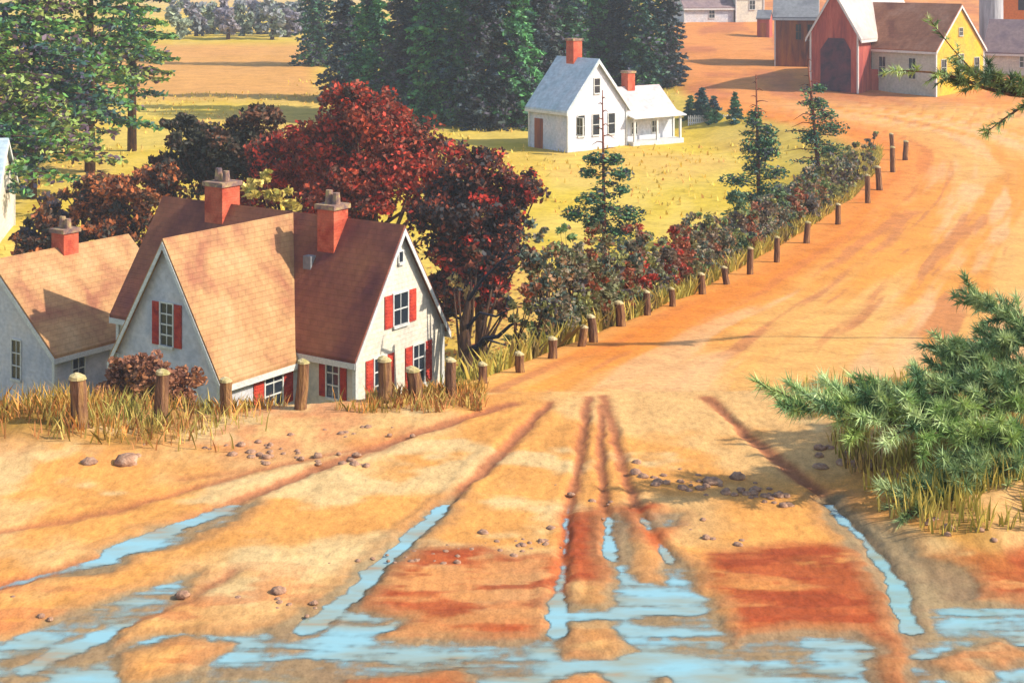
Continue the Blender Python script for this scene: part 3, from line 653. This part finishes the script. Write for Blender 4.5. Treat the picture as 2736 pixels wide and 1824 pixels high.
bl('oak_tree', 115, 70, [(120,185,38,26),(150,195,35,30),(90,200,35,28),(130,225,50,30),(60,225,35,25),(35,240,24,22),(165,175,22,18)], BROWNT, .13, 4.6, 'rusty brown tree above the roof of the left cottage', 11, group=GT)
bl('oak_tree', 45, 72, [(50,215,38,22),(30,240,26,22),(80,240,32,22)], [DARKT[0], BROWNT[0], (62,54,58), BROWNT[1]], .18, 3.2, 'dark round tree behind the chimney of the left cottage', 13, group=GT)
bl('apple_tree', 272, 64, [(250,192,14,14),(275,196,14,12),(292,200,12,14),(262,180,12,10)], [(196,176,96),(170,150,70),(150,140,60),(206,186,110)], .16, 1.6, 'small yellow leaved tree showing bare forked limbs behind the cottage ridge', 15, trunk_r=.12)
bl('apple_tree', 466, 52, [(480,262,20,20),(505,270,18,16),(470,300,14,16),(500,300,16,18),(455,285,9,14)], [(160,146,74),(70,62,44),(120,62,40),(50,48,48),(176,150,90)], .13, 1.3, 'twisted dark tree with bare black limbs at the right cottage gable', 17, trunk_r=.22, bark='bark')
# twisted bare limbs low beside the gable
bz = gz(-1.2, 50)
q = empty('bare_tree', dpos(468, 350, 50)[:2] + (bz,)); tag(q, 'black leafless crooked branches reaching right from the cottage corner', 'tree')
b = MB(); bx0, by0, _ = dpos(468, 350, 50)
def rel(px, py, D=50): x, y, z = dpos(px, py, D); return (x - bx0, y - by0, z - bz)
b.tube([(0,0,-.3), rel(466,352), rel(464,325), rel(470,290)], [.28,.24,.16,.06], 8)
b.build('trunk', M['bark'], q)
b = MB()
b.tube([rel(465,350), rel(478,346), rel(484,338,49.7), rel(498,336,49.4), rel(510,325,49.2), rel(524,318,49)], [.12,.1,.08,.07,.05,.02], 6)
b.tube([rel(484,338,49.7), rel(500,343), rel(515,348)], [.05,.03,.015], 5)
b.tube([rel(465,330), rel(480,312,49.6), rel(496,316,49.4), rel(512,308,49.2)], [.08,.05,.04,.02], 5)
b.tube([rel(468,300), rel(482,280,49.5), rel(500,262,49.2), rel(522,252,49)], [.08,.06,.04,.015], 5)
b.tube([rel(500,262,49.2), rel(510,246,49.2), rel(518,236,49.2)], [.035,.02,.01], 5)
b.build('branch', M['dark'], q)

# the dark spruce wood behind the white farmhouse: single trees
GS = 'tall spruces behind the white farmhouse'
spr = [(316,60,16,190,0),(345,100,20,205,1),(372,112,24,230,2),(405,118,26,230,1),(435,122,27,240,2),(462,124,25,250,0),(490,127,26,240,1),(515,126,26,235,2),(540,120,24,230,1),(564,108,24,215,0),(592,95,24,205,2),(620,92,22,190,1),(645,92,20,175,0),(668,85,16,150,1),(420,60,20,170,2),(480,55,22,180,0),(540,50,22,170,1),(600,45,18,150,2)]
posword = ['first','second','third','fourth','fifth','sixth','seventh','eighth','ninth','tenth','eleventh','twelfth','thirteenth','fourteenth']
for i, (px, py, rp_, hp, v) in enumerate(spr):
    x, y, z = at_ground(px, py)
    y = min(y, 165); y = max(y, 112) if 540 < px < 680 else y
    x = (px - 512) / F * y; z = gz(x, y)
    pal = [GR_MAIN, [(40,52,60),(48,60,62),(58,66,58),(70,64,72),(52,78,60)], [(46,74,60),(60,104,66),(78,128,70),(56,84,64),(66,66,74)]][v]
    if i < 14: lab = '%s spruce from the left in the front row of the wood, %s' % (posword[i], ['deep blue green','dark grey green','fresher mid green'][v])
    else: lab = '%s spruce from the left in the back row of the wood' % posword[i - 14]
    conifer('spruce_tree', (x, y, z), hp / F * y, rp_ / F * y * 1.5, pal, lab, GS, size=.2, kf=1.45, seed=20 + i, whorl=.5, start=.04, droop=.35)
# big pines at upper left
GP = 'large pines at the upper left'
for i, (px, D, hp, rp_, st, lab) in enumerate([(32,88,300,75,.1,'nearest large pine at the left edge with a long dark trunk'),(90,96,330,70,.12,'large bright green pine second from the left edge'),(132,104,290,45,.2,'large pine at the right end of the left group, leaning boughs over the yellow field'),(-10,82,330,70,.1,'large pine cut by the left picture edge')]):
    x = (px - 512) / F * D; z = gz(x, D)
    conifer('pine_tree', (x, D, z), hp / F * D, rp_ / F * D * 1.25, BIGPINE, lab, GP, size=.21, kf=1.3, seed=50 + i, whorl=.85, start=st + .05, droop=.12, gap=.12, nb=9, scale=2.2, power=.6)
# far tree line
GB = 'hazy trees along the far side of the field'
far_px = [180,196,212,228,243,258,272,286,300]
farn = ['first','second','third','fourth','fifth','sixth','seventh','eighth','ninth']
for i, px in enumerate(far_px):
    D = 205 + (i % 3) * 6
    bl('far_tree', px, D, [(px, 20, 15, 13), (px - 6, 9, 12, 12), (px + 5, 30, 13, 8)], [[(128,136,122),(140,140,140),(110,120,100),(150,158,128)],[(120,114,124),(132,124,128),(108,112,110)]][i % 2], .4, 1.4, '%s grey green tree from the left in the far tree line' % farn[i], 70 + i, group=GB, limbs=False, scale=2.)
# small dark conifers beside the farmhouse
for i, (px, py, hp, rp_) in enumerate([(702,120,34,10),(714,121,26,8),(735,122,30,7),(690,118,22,8)]):
    x, y, z = at_ground(px, py)
    conifer('young_conifer', (x, y, z), hp / F * y, rp_ / F * y * 1.3, GR_MAIN[:4], ['small dark conifer behind the white fence, tallest of its group','small conifer just right of the tallest one by the white fence','lone narrow conifer at the right end of the white fence','small bushy conifer touching the farmhouse annex'][i], 'small conifers right of the white farmhouse', size=.16, seed=90 + i, whorl=.3, start=.02)
# three spindly roadside spruces
SP = [(58,92,58),(44,78,64),(76,112,66),(60,66,70),(96,132,78)]
def spindly(px, pytop, pybase, D, lean, lab, seed, tufts):
    x = (px - 512) / F * D; z = gz(x, D); Ht = H0 - (pytop - HY) / F * D - z
    o = empty('spindly_spruce', (x, D, z)); tag(o, lab, 'tree', 'spindly half bare spruces')
    tb = MB(); tb.tube([(0,0,-.3), (lean * .5, 0, Ht * .5), (lean, 0, Ht)], [.13, .09, .02], 7)
    pts = []
    zt = Ht * .97
    k = 0
    while zt > Ht * .25:
        f = zt / Ht; cx = lean * f; sd = (-1) ** k; L_ = (1 - f) * 2.6 + .18
        a = rng.uniform(-.6, .6) + (0 if sd > 0 else math.pi); ln = L_ * rng.uniform(.5, 1)
        e_ = (cx + math.cos(a) * ln, math.sin(a) * ln, zt + rng.uniform(-.25, .15) * ln)
        tb.tube([(cx, 0, zt), ((cx + e_[0]) / 2, e_[1] / 2, zt + .06), e_], [.03, .022, .008], 5)
        if f < .75 and rng.random() < .5: pts.append(ellipsoid_pts(60, (np.array(e_) + np.array([cx, 0, zt])) / 2, (ln * .55, .3, .14), .9))
        zt -= rng.uniform(.16, .34); k += 1
    for (tx, ty, rx, ry) in tufts:
        tx_, _, tz_ = dpos(tx, ty, D); pts.append(ellipsoid_pts(int(620 * (rx * ry / 200) ** .7), (tx_ - x, rng.uniform(-.3, .3), tz_ - z), (rx / F * D, .45, ry / F * D), .95))
    for zz in np.arange(Ht * .28, Ht * .8, .3):
        r_ = .95 * (1 - zz / Ht) + .12; pts.append(ellipsoid_pts(int(70 * r_ + 10), (lean * zz / Ht + rng.normal() * .12, rng.normal() * .12, zz), (r_, r_, .22), .95))
    pts = np.concatenate(pts); V, Fq = leaf_cards(pts, .09, .5, .45)
    mesh_obj('crown', V, Fq, M['needle'], o, col=np.repeat(palette(pts, SP, .5, seed), 4, axis=0)); tb.build('trunk', M['redbark'], o, smooth=True)
spindly(606, 90, 240, 62, -.15, 'spindly spruce with bare red top in front of the white farmhouse', 101, [(615,158,9,6),(595,160,12,7),(622,175,12,7),(588,172,9,6),(590,198,16,7),(623,190,9,5),(576,213,15,8),(628,215,19,10),(595,224,14,7),(618,232,20,8),(600,212,9,8)])
spindly(760, 74, 262, 74, -.2, 'spindly spruce with thin trunk standing left of the pair by the road bend', 103, [(755,115,8,5),(752,122,10,6),(769,132,10,7),(767,142,13,8),(750,148,11,7),(766,152,14,9),(757,168,14,8),(736,180,20,7),(775,172,14,7),(750,198,24,7),(772,190,14,9),(760,215,24,10),(738,215,16,8),(780,212,16,9),(762,235,26,10)])
spindly(822, 56, 225, 76, -.75, 'spindly spruce leaning left, the right one of the pair by the road bend', 105, [(820,88,8,5),(818,104,11,7),(826,115,13,7),(832,128,18,8),(812,138,12,9),(830,150,18,9),(842,165,18,8),(818,172,18,10),(834,185,22,10),(810,200,16,13),(838,202,20,10),(820,218,22,10)])

# shrubs on the road bank
SHR = [[(104,108,76),(130,116,92),(78,90,78),(138,104,72),(104,124,74)],[(124,80,56),(140,78,52),(96,92,60),(110,106,66)],[(72,96,72),(96,116,72),(78,84,80),(126,126,72)],[(178,62,46),(150,62,46),(108,72,56),(110,90,70)],[(92,98,66),(130,128,70),(84,78,74),(110,92,72)]]
shr = [(552,262,20,42,0),(566,290,24,48,0),(580,262,18,34,0),(590,300,22,46,1),(608,290,20,44,0),(620,306,20,48,1),(634,284,18,36,2),(648,284,20,52,3),(662,292,18,44,0),(676,270,20,46,3),(690,264,18,44,1),(702,274,18,46,0),(716,262,17,44,1),(730,262,18,48,0),(742,236,18,40,2),(756,252,18,44,0),(770,236,18,42,0),(784,226,18,44,2),(798,224,18,46,0),(812,214,17,46,0),(826,206,15,44,4),(838,196,13,40,4),(850,190,11,38,0),(862,180,10,36,4),(874,166,8,36,0),(558,282,24,40,0),(583,284,24,42,4),(600,276,22,44,1),(615,290,24,48,4),(630,302,22,40,1),(643,270,20,40,0),(655,280,22,46,4),(669,284,20,44,4),(684,280,20,46,1),(697,260,20,44,0),(709,258,20,46,4),(723,266,20,46,0),(736,254,20,46,4),(749,250,20,46,1),(763,246,20,46,4),(777,238,20,46,0),(791,232,18,46,1),(805,222,18,44,4),(819,214,16,44,0),(832,204,16,44,4),(844,194,14,40,0),(856,186,14,38,4),(545,318,16,24,4),(575,322,14,20,4),(528,300,14,26,1)]
for i, (px, py, rw, hp, v) in enumerate(shr):
    edge_y = np.interp(px, [520,600,700,800,860,905],[360,335,290,235,200,160])
    D = np.interp(px, [520,600,700,800,860,905],[26.5,33,43,58,72,90]) * 1.06
    x = (px - 512) / F * D - .2; z = gz(x, D); sc_ = D / F
    zt = H0 - (py - hp * .9 - HY) / F * D
    Hh = max(zt - z, .7) * 1.12
    cr = [(0, 0, Hh * .55, rw * sc_ * 1.0, rw * sc_ * .8, Hh * .44), (rng.uniform(-.3, .3), 0, Hh * .8, rw * sc_ * .75, rw * sc_ * .5, Hh * .28), (rng.uniform(-.5, .5) * rw * sc_, .1, Hh * .3, rw * sc_ * .95, rw * sc_ * .6, Hh * .3)]
    nm = ['mauve grey','rust brown','blue green','crimson tipped','olive'][v]
    k = sum(1 for q in shr[:i] if q[4] == v and q[0] < px) + sum(1 for q in shr[i + 1:] if q[4] == v and q[0] < px)
    broadleaf('roadside_shrub', (x, D, z), Hh, cr, SHR[v], .06 if D < 60 else .085, 8 if D < 45 else 6, '%s %s shrub from the left on the bank beside the road' % (ordn[k], nm), 'shrub', 'autumn shrubs along the road bank', trunk_r=.04, seed=120 + i, scale=.4)

bl('rounded_shrub', 148, 43.6, [(140,378,36,26),(180,388,30,20),(108,392,26,20),(150,366,28,16),(160,374,30,18),(150,400,56,26),(128,372,26,18)], [(140,92,64),(122,80,60),(158,106,70),(104,72,56)], 0.085, 16, 'rounded russet brown shrub before the big cottage left gable, behind the posts', 190, cat='shrub', trunk_r=.08, scale=.8)
# grasses -------------------------------------------------------------
def blades(name, pts, hgt, wid, pal, label, lean=.35, seed=1):
    n = len(pts); a = rng.uniform(0, 6.283, n); h_ = hgt * rng.uniform(.45, 1.25, n); w = wid * rng.uniform(.7, 1.3, n)
    wx, wy = np.cos(a) * w, np.sin(a) * w; lx, ly = rng.normal(size=n) * lean * h_, rng.normal(size=n) * lean * h_
    b = pts; V = np.stack([b + np.stack([-wx, -wy, -.03 + 0 * h_], 1), b + np.stack([wx, wy, -.03 + 0 * h_], 1),
                           b + np.stack([lx * .4 + wx * .7, ly * .4 + wy * .7, h_ * .55], 1), b + np.stack([lx, ly, h_], 1), b + np.stack([lx * .4 - wx * .7, ly * .4 - wy * .7, h_ * .55], 1)], 1).reshape(-1, 3)
    Fq = np.arange(5 * n).reshape(n, 5)
    cc = np.repeat(palette(pts, pal, .5, seed, kf=1.05), 5, axis=0)
    return tag(mesh_obj(name, V, Fq, M['leaf'], None, col=cc), label, 'grass', kind='stuff')
def scatter(n, x0, x1, y0, y1, cl=.5, seed=1):
    x = rng.uniform(x0, x1, n * 3); y = rng.uniform(y0, y1, n * 3)
    k = fbm(x * 1.6, y * 1.6, seed) > cl; x, y = x[k][:n], y[k][:n]
    return np.stack([x, y, terrain(x, y)], 1)
LG = [(196,154,76),(158,136,62),(214,150,76),(148,126,60),(184,124,72),(202,176,96)]
p = scatter(6500, -11, -3.3, 20.2, 22.6, .42, 3); k = rng.random(len(p)) < .8 * sst(-p[:, 0], 3.4, 5.6) * (.35 + .65 * sst(p[:, 1], 20.2, 21.4)); p = p[k]; blades('verge_grass', p, .3, .011, LG + [(176,164,84),(158,150,74)], 'ochre and orange grass around the left fence posts', seed=3)
p = scatter(1900, -4.6, -.4, 22.0, 23.6, .44, 5); blades('verge_grass', p, .2, .012, LG, 'short orange grass on the road brow before the cottage', seed=4)
p = scatter(5200, 4.3, 10, 16.8, 22.8, .47, 6); blades('verge_grass', p, .3, .013, [(180,160,74),(156,142,62),(196,172,84),(142,118,66),(204,164,92)], 'yellow green grass under the pine boughs at right', lean=.22, seed=5)
xs = rng.uniform(0, 1, 7000); ys = rng.uniform(25, 95, 7000); xe = smoothtab(XE, ys); x_ = xe - .1 - xs ** 2 * 3.5
p = np.stack([x_, ys, terrain(x_, ys)], 1); blades('roadside_grass', p, .5, .03, [(170,156,70),(150,140,60),(196,170,80),(130,110,64)], 'olive grass along the left edge of the climbing road', seed=6)
x_ = rng.uniform(-45, 25, 9000); ys = rng.uniform(62, 150, 9000); k = fbm(x_ * .12, ys * .2, 77) > .52; x_, ys = x_[k], ys[k]
k = x_ < smoothtab(XE, ys) - 2; x_, ys = x_[k], ys[k]
p = np.stack([x_, ys, terrain(x_, ys)], 1); blades('field_grass', p, .26, .07, [(232,196,84),(222,182,70),(206,180,84),(224,166,84)], 'scattered yellow tufts across the hillside field', seed=8)

x_ = rng.normal(-6, 9, 5200); ys = rng.uniform(52, 74, 5200); k = (x_ < smoothtab(XE, ys) - 3) & (x_ > -27); x_, ys = x_[k], ys[k]
p = np.stack([x_, ys, terrain(x_, ys) + .03], 1); V, Fq = leaf_cards(p, .13, .9)
V[:, 2] = np.repeat(p[:, 2], 4) + rng.uniform(0, .04, len(V))
tag(mesh_obj('fallen_leaves', V, Fq, M['leaf'], None, col=np.repeat(palette(p, RED + BROWNT, .6, 9), 4, axis=0)), 'rust red leaves fallen on the grass below the maples', 'leaves', kind='stuff')
# clods and stones on the road -----------------------------------------
def stone(px, py, wpx, i):
    x, y, z = at_ground(px, py); r = wpx / F * y / 2 * 1.15
    t = math.pi; vs = []; nu, nv = 9, 6; sq = random.uniform(.45, .75)
    for a in range(nv + 1):
        for b_ in range(nu):
            ph = math.pi * a / nv; th = 2 * math.pi * b_ / nu
            k = r * (1 + .28 * (hash2(np.array(a if 0 < a < nv else 0), np.array(b_ if 0 < a < nv else 0), i * 7 + 3) - .5))
            vs.append((k * math.sin(ph) * math.cos(th) * 1.15, k * math.sin(ph) * math.sin(th), k * math.cos(ph) * sq))
    fc = [(a * nu + b_, (a + 1) * nu + b_, (a + 1) * nu + (b_ + 1) % nu, a * nu + (b_ + 1) % nu) for a in range(nv) for b_ in range(nu)]
    o = mesh_obj('stone', vs, fc, M['stone'], smooth=True); o.location = (x, y, z + r * sq * .45); o.rotation_euler = (0, 0, random.uniform(0, 6))
    return o
named = [(290,1066,36,'flat pinkish stone, largest on the left of the road below the verge'),(205,1065,26,'rounded pale stone just left of the largest flat stone'),(1265,1215,15,'small dark stone beside the central wheel rut'),
         (1790,1140,20,'brown stone left of the right wheel rut'),(1695,1100,26,'pale pink stone in the row of clods right of the central rut'),(1635,1110,30,'greyish stone in the row of clods right of the central rut'),
         (1180,1278,16,'white pebble at the top of the left red mud patch'),(1110,1225,18,'pale stone above the left red mud patch'),(1885,1075,24,'mauve stone under the pine boughs at right'),(1935,1065,22,'grey stone lying nearest the pine boughs'),
         (420,1370,22,'dark stone on the sand above the left puddle'),(640,1362,24,'broad brown stone between the two left puddles')]
for i, (u, v, w, lab) in enumerate(named): tag(stone(u * S, v * S, w * S * 1.2, i), lab, 'stone', 'stones on the muddy road')
rows = [((330,1045),(960,985),26,12),((540,1030),(840,1065),26,15),((1460,1090),(1830,1150),48,16),((760,1290),(1000,1270),10,10),((960,1290),(1300,1240),34,12),((1560,1190),(1700,1260),7,14),((1880,1030),(2120,1120),30,17),((480,1375),(760,1400),10,12),((1290,1130),(1420,1190),8,12),((2020,1180),(2300,1230),12,14),((0,1350),(120,1420),5,12)]
i = 100
for (a, b_, n, w) in rows:
    for k in range(n):
        t = random.random(); u = a[0] + (b_[0] - a[0]) * t + random.gauss(0, 14); v = a[1] + (b_[1] - a[1]) * t + random.gauss(0, 11)
        tag(stone(u * S, v * S, w * S * random.uniform(.5, 1.35), i), 'small brown clod among the clods scattered over the road', 'stone', 'small clods scattered over the road'); i += 1

# ------------------------------------------------------------------ near pine at right: trunk just out of the frame
PX, PY = 7.9, 19.6; pz = gz(PX, PY)
pine = empty('pine_tree', (PX, PY, pz)); tag(pine, 'near young pine whose wide low boughs reach in from the right edge', 'tree', 'pines at the right edge')
b = MB(); b.tube([(0,0,-.3),(.05,0,1.0),(0,.05,2.2),(-.05,0,3.6)], [.17,.15,.1,.03], 12); b.build('trunk', M['bark'], pine, smooth=True)
NP = [(96,124,74),(122,146,80),(152,172,112),(78,106,68),(172,186,130),(134,152,80),(148,164,96)]
def bough(pts_px, r0, n_side, length, seedv, dens=1., side_len=.5, tone=None, up=0., nw=.0095):
    """pts_px: list of (px, py, distance) from the trunk outwards"""
    w = [Vector(dpos(*q)) - Vector(pine.location) for q in pts_px]
    w = [Vector((0, 0, w[0].z + .25))] + w
    br = MB(); n = len(w); br.tube(w, [r0 * (1 - .8 * k / (n - 1)) for k in range(n)], 7)
    segs = [(w[k], w[k + 1]) for k in range(1, n - 1)]; tot = sum((b_ - a).length for a, b_ in segs)
    nd = []                                # (start, dir, len) of needle-bearing twigs
    for (a, b_) in segs:
        m_ = max(2, int(n_side * (b_ - a).length / tot)); d = (b_ - a).normalized(); sd = d.cross(Vector((0, 0, 1))).normalized()
        for k in range(m_):
            t = (k + rng.random()) / m_; p = a.lerp(b_, t)
            for sg in (-1, 1):
                dr = (d * rng.uniform(.5, 1.1) + sd * sg * rng.uniform(.3, 1) + Vector((0, 0, rng.normal() * .35 + up))).normalized(); ln = side_len * rng.uniform(.45, 1.1)
                nd.append((p, dr, ln)); e_ = p + dr * ln
                br.tube([p, p + dr * ln * .5 + Vector((0, 0, .02)), e_], [.012, .008, .004], 4)
    nd += [(segs[-1][0].lerp(segs[-1][1], .6), (segs[-1][1] - segs[-1][0]).normalized(), (segs[-1][1] - segs[-1][0]).length * .5)]
    V, C_ = [], []
    pal = np.array([A(*q, k=1.25) for q in (tone or NP)])
    for (p, dr, ln) in nd:
        m_ = int(105 * ln / .5 * dens); t = rng.uniform(.1, 1, m_)[:, None]
        base = np.array(p) + np.array(dr) * ln * t
        o_ = rng.normal(size=(m_, 3)); o_ /= np.linalg.norm(o_, axis=1)[:, None]
        dd = np.array(dr) * .75 + o_ * .75; dd /= np.linalg.norm(dd, axis=1)[:, None]
        s_ = np.cross(dd, rng.normal(size=(m_, 3))); s_ /= np.linalg.norm(s_, axis=1)[:, None]
        L_ = length * rng.uniform(.6, 1.2, (m_, 1)); V.append(np.stack([base - s_ * nw, base + s_ * nw, base + dd * L_], 1).reshape(-1, 3))
        c0 = pal[rng.integers(len(pal))]; C_.append(np.repeat(c0 * rng.uniform(.7, 1.35, (m_, 1)), 3, axis=0))
    V = np.concatenate(V); C_ = np.concatenate(C_)
    bo = br.build('bough', M['bark'], pine, smooth=True)
    mesh_obj('needles', V, np.arange(len(V)).reshape(-1, 3), M['needle'], bo, col=C_)
bough([(1040,430,19.0),(980,436,18.7),(925,428,18.6),(880,422,18.5),(835,414,18.4),(795,406,18.3)], .06, 30, 0.20, 1, 1.3, 0.67, up=.3)
bough([(1040,412,19.3),(985,405,19.1),(940,412,18.9),(900,408,18.7),(860,405,18.6)], .05, 26, 0.20, 12, 1.3, 0.61, up=.3)
bough([(1040,405,19.3),(985,385,19.4),(940,392,19.1),(900,398,18.9),(870,408,18.6)], .045, 28, 0.19, 2, 1.3, 0.61, up=.3, tone=[(110,130,82),(128,146,92),(90,114,74),(148,160,104)])
bough([(1040,330,20.2),(1000,345,19.9),(975,352,19.7),(950,350,19.6)], .04, 24, 0.17, 3, 1.4, 0.55, up=.15, tone=[(110,130,82),(128,146,92),(90,114,74),(148,160,104)])
bough([(1050,360,19.9),(1010,318,20.3),(990,305,20.3),(975,300,20.3)], .035, 18, 0.16, 4, 1.3, 0.49, up=.1, tone=[(110,130,82),(128,146,92),(90,114,74),(148,160,104)])
bough([(1045,380,19.7),(1010,372,19.6),(985,368,19.6),(960,372,19.4)], .035, 20, 0.17, 14, 1.3, 0.55, up=.15, tone=[(110,130,82),(128,146,92),(90,114,74),(148,160,104)])
bough([(1040,455,18.7),(1000,470,18.4),(965,485,18.1),(935,497,17.8),(915,503,17.7)], .04, 26, 0.17, 5, 1.4, 0.55, up=.15, tone=[(110,130,82),(128,146,92),(90,114,74),(148,160,104)])
bough([(1040,460,18.7),(1010,462,18.5),(975,466,18.3),(955,472,18.2)], .03, 20, 0.18, 15, 1.4, 0.51, up=.2, tone=[(110,130,82),(128,146,92),(90,114,74),(148,160,104)])
bough([(1040,480,18.4),(1010,488,18.2),(980,490,18.1)], .03, 18, 0.16, 6, 1.3, 0.49, tone=[(110,130,82),(128,146,92),(90,114,74),(148,160,104)])
PX, PY = 12.6, 31; pz = gz(PX, PY)
pine = empty('pine_tree', (PX, PY, pz)); tag(pine, 'taller pine whose thin upper boughs cross in front of the yellow house', 'tree', 'pines at the right edge')
b = MB(); b.tube([(0,0,-.3),(.05,0,1.5),(0,.05,3.6),(-.05,0,6.6)], [.13,.11,.08,.03], 12); b.build('trunk', M['bark'], pine, smooth=True)
bough([(1050,98,30),(1010,94,29.6),(985,88,29.4),(960,78,29.2),(930,72,29),(895,70,28.8)], .06, 8, .18, 7, .5, .4, up=.1, nw=.014)
bough([(1020,94,29.8),(972,70,29.4),(952,48,29.2),(930,20,29)], .03, 4, .15, 8, .3, .3, nw=.014)
bough([(1045,98,29.9),(1015,92,29.6),(990,78,29.4),(960,84,29.2)], .04, 14, .22, 9, 1.1, .6, up=.4, tone=[(110,124,70),(86,104,60),(66,88,56)], nw=.014)
bough([(1045,95,30.2),(1020,108,30),(1005,118,29.8),(985,133,29.6)], .04, 5, .15, 10, .6, .25, nw=.014)

# ------------------------------------------------------------------ light haze over the valley
hz = MB(); hz.box(-150, 170, -6, 420, -13, 40)
m, N, L, B = newmat('haze'); N.remove(B)
pv = N.new('ShaderNodeVolumePrincipled'); pv.inputs['Color'].default_value = (.92, .92, .92, 1); pv.inputs['Density'].default_value = .0006; pv.inputs['Anisotropy'].default_value = .2
L.new(pv.outputs[0], N['Material Output'].inputs['Volume'])
tag(hz.build('haze', m), kind='stuff')
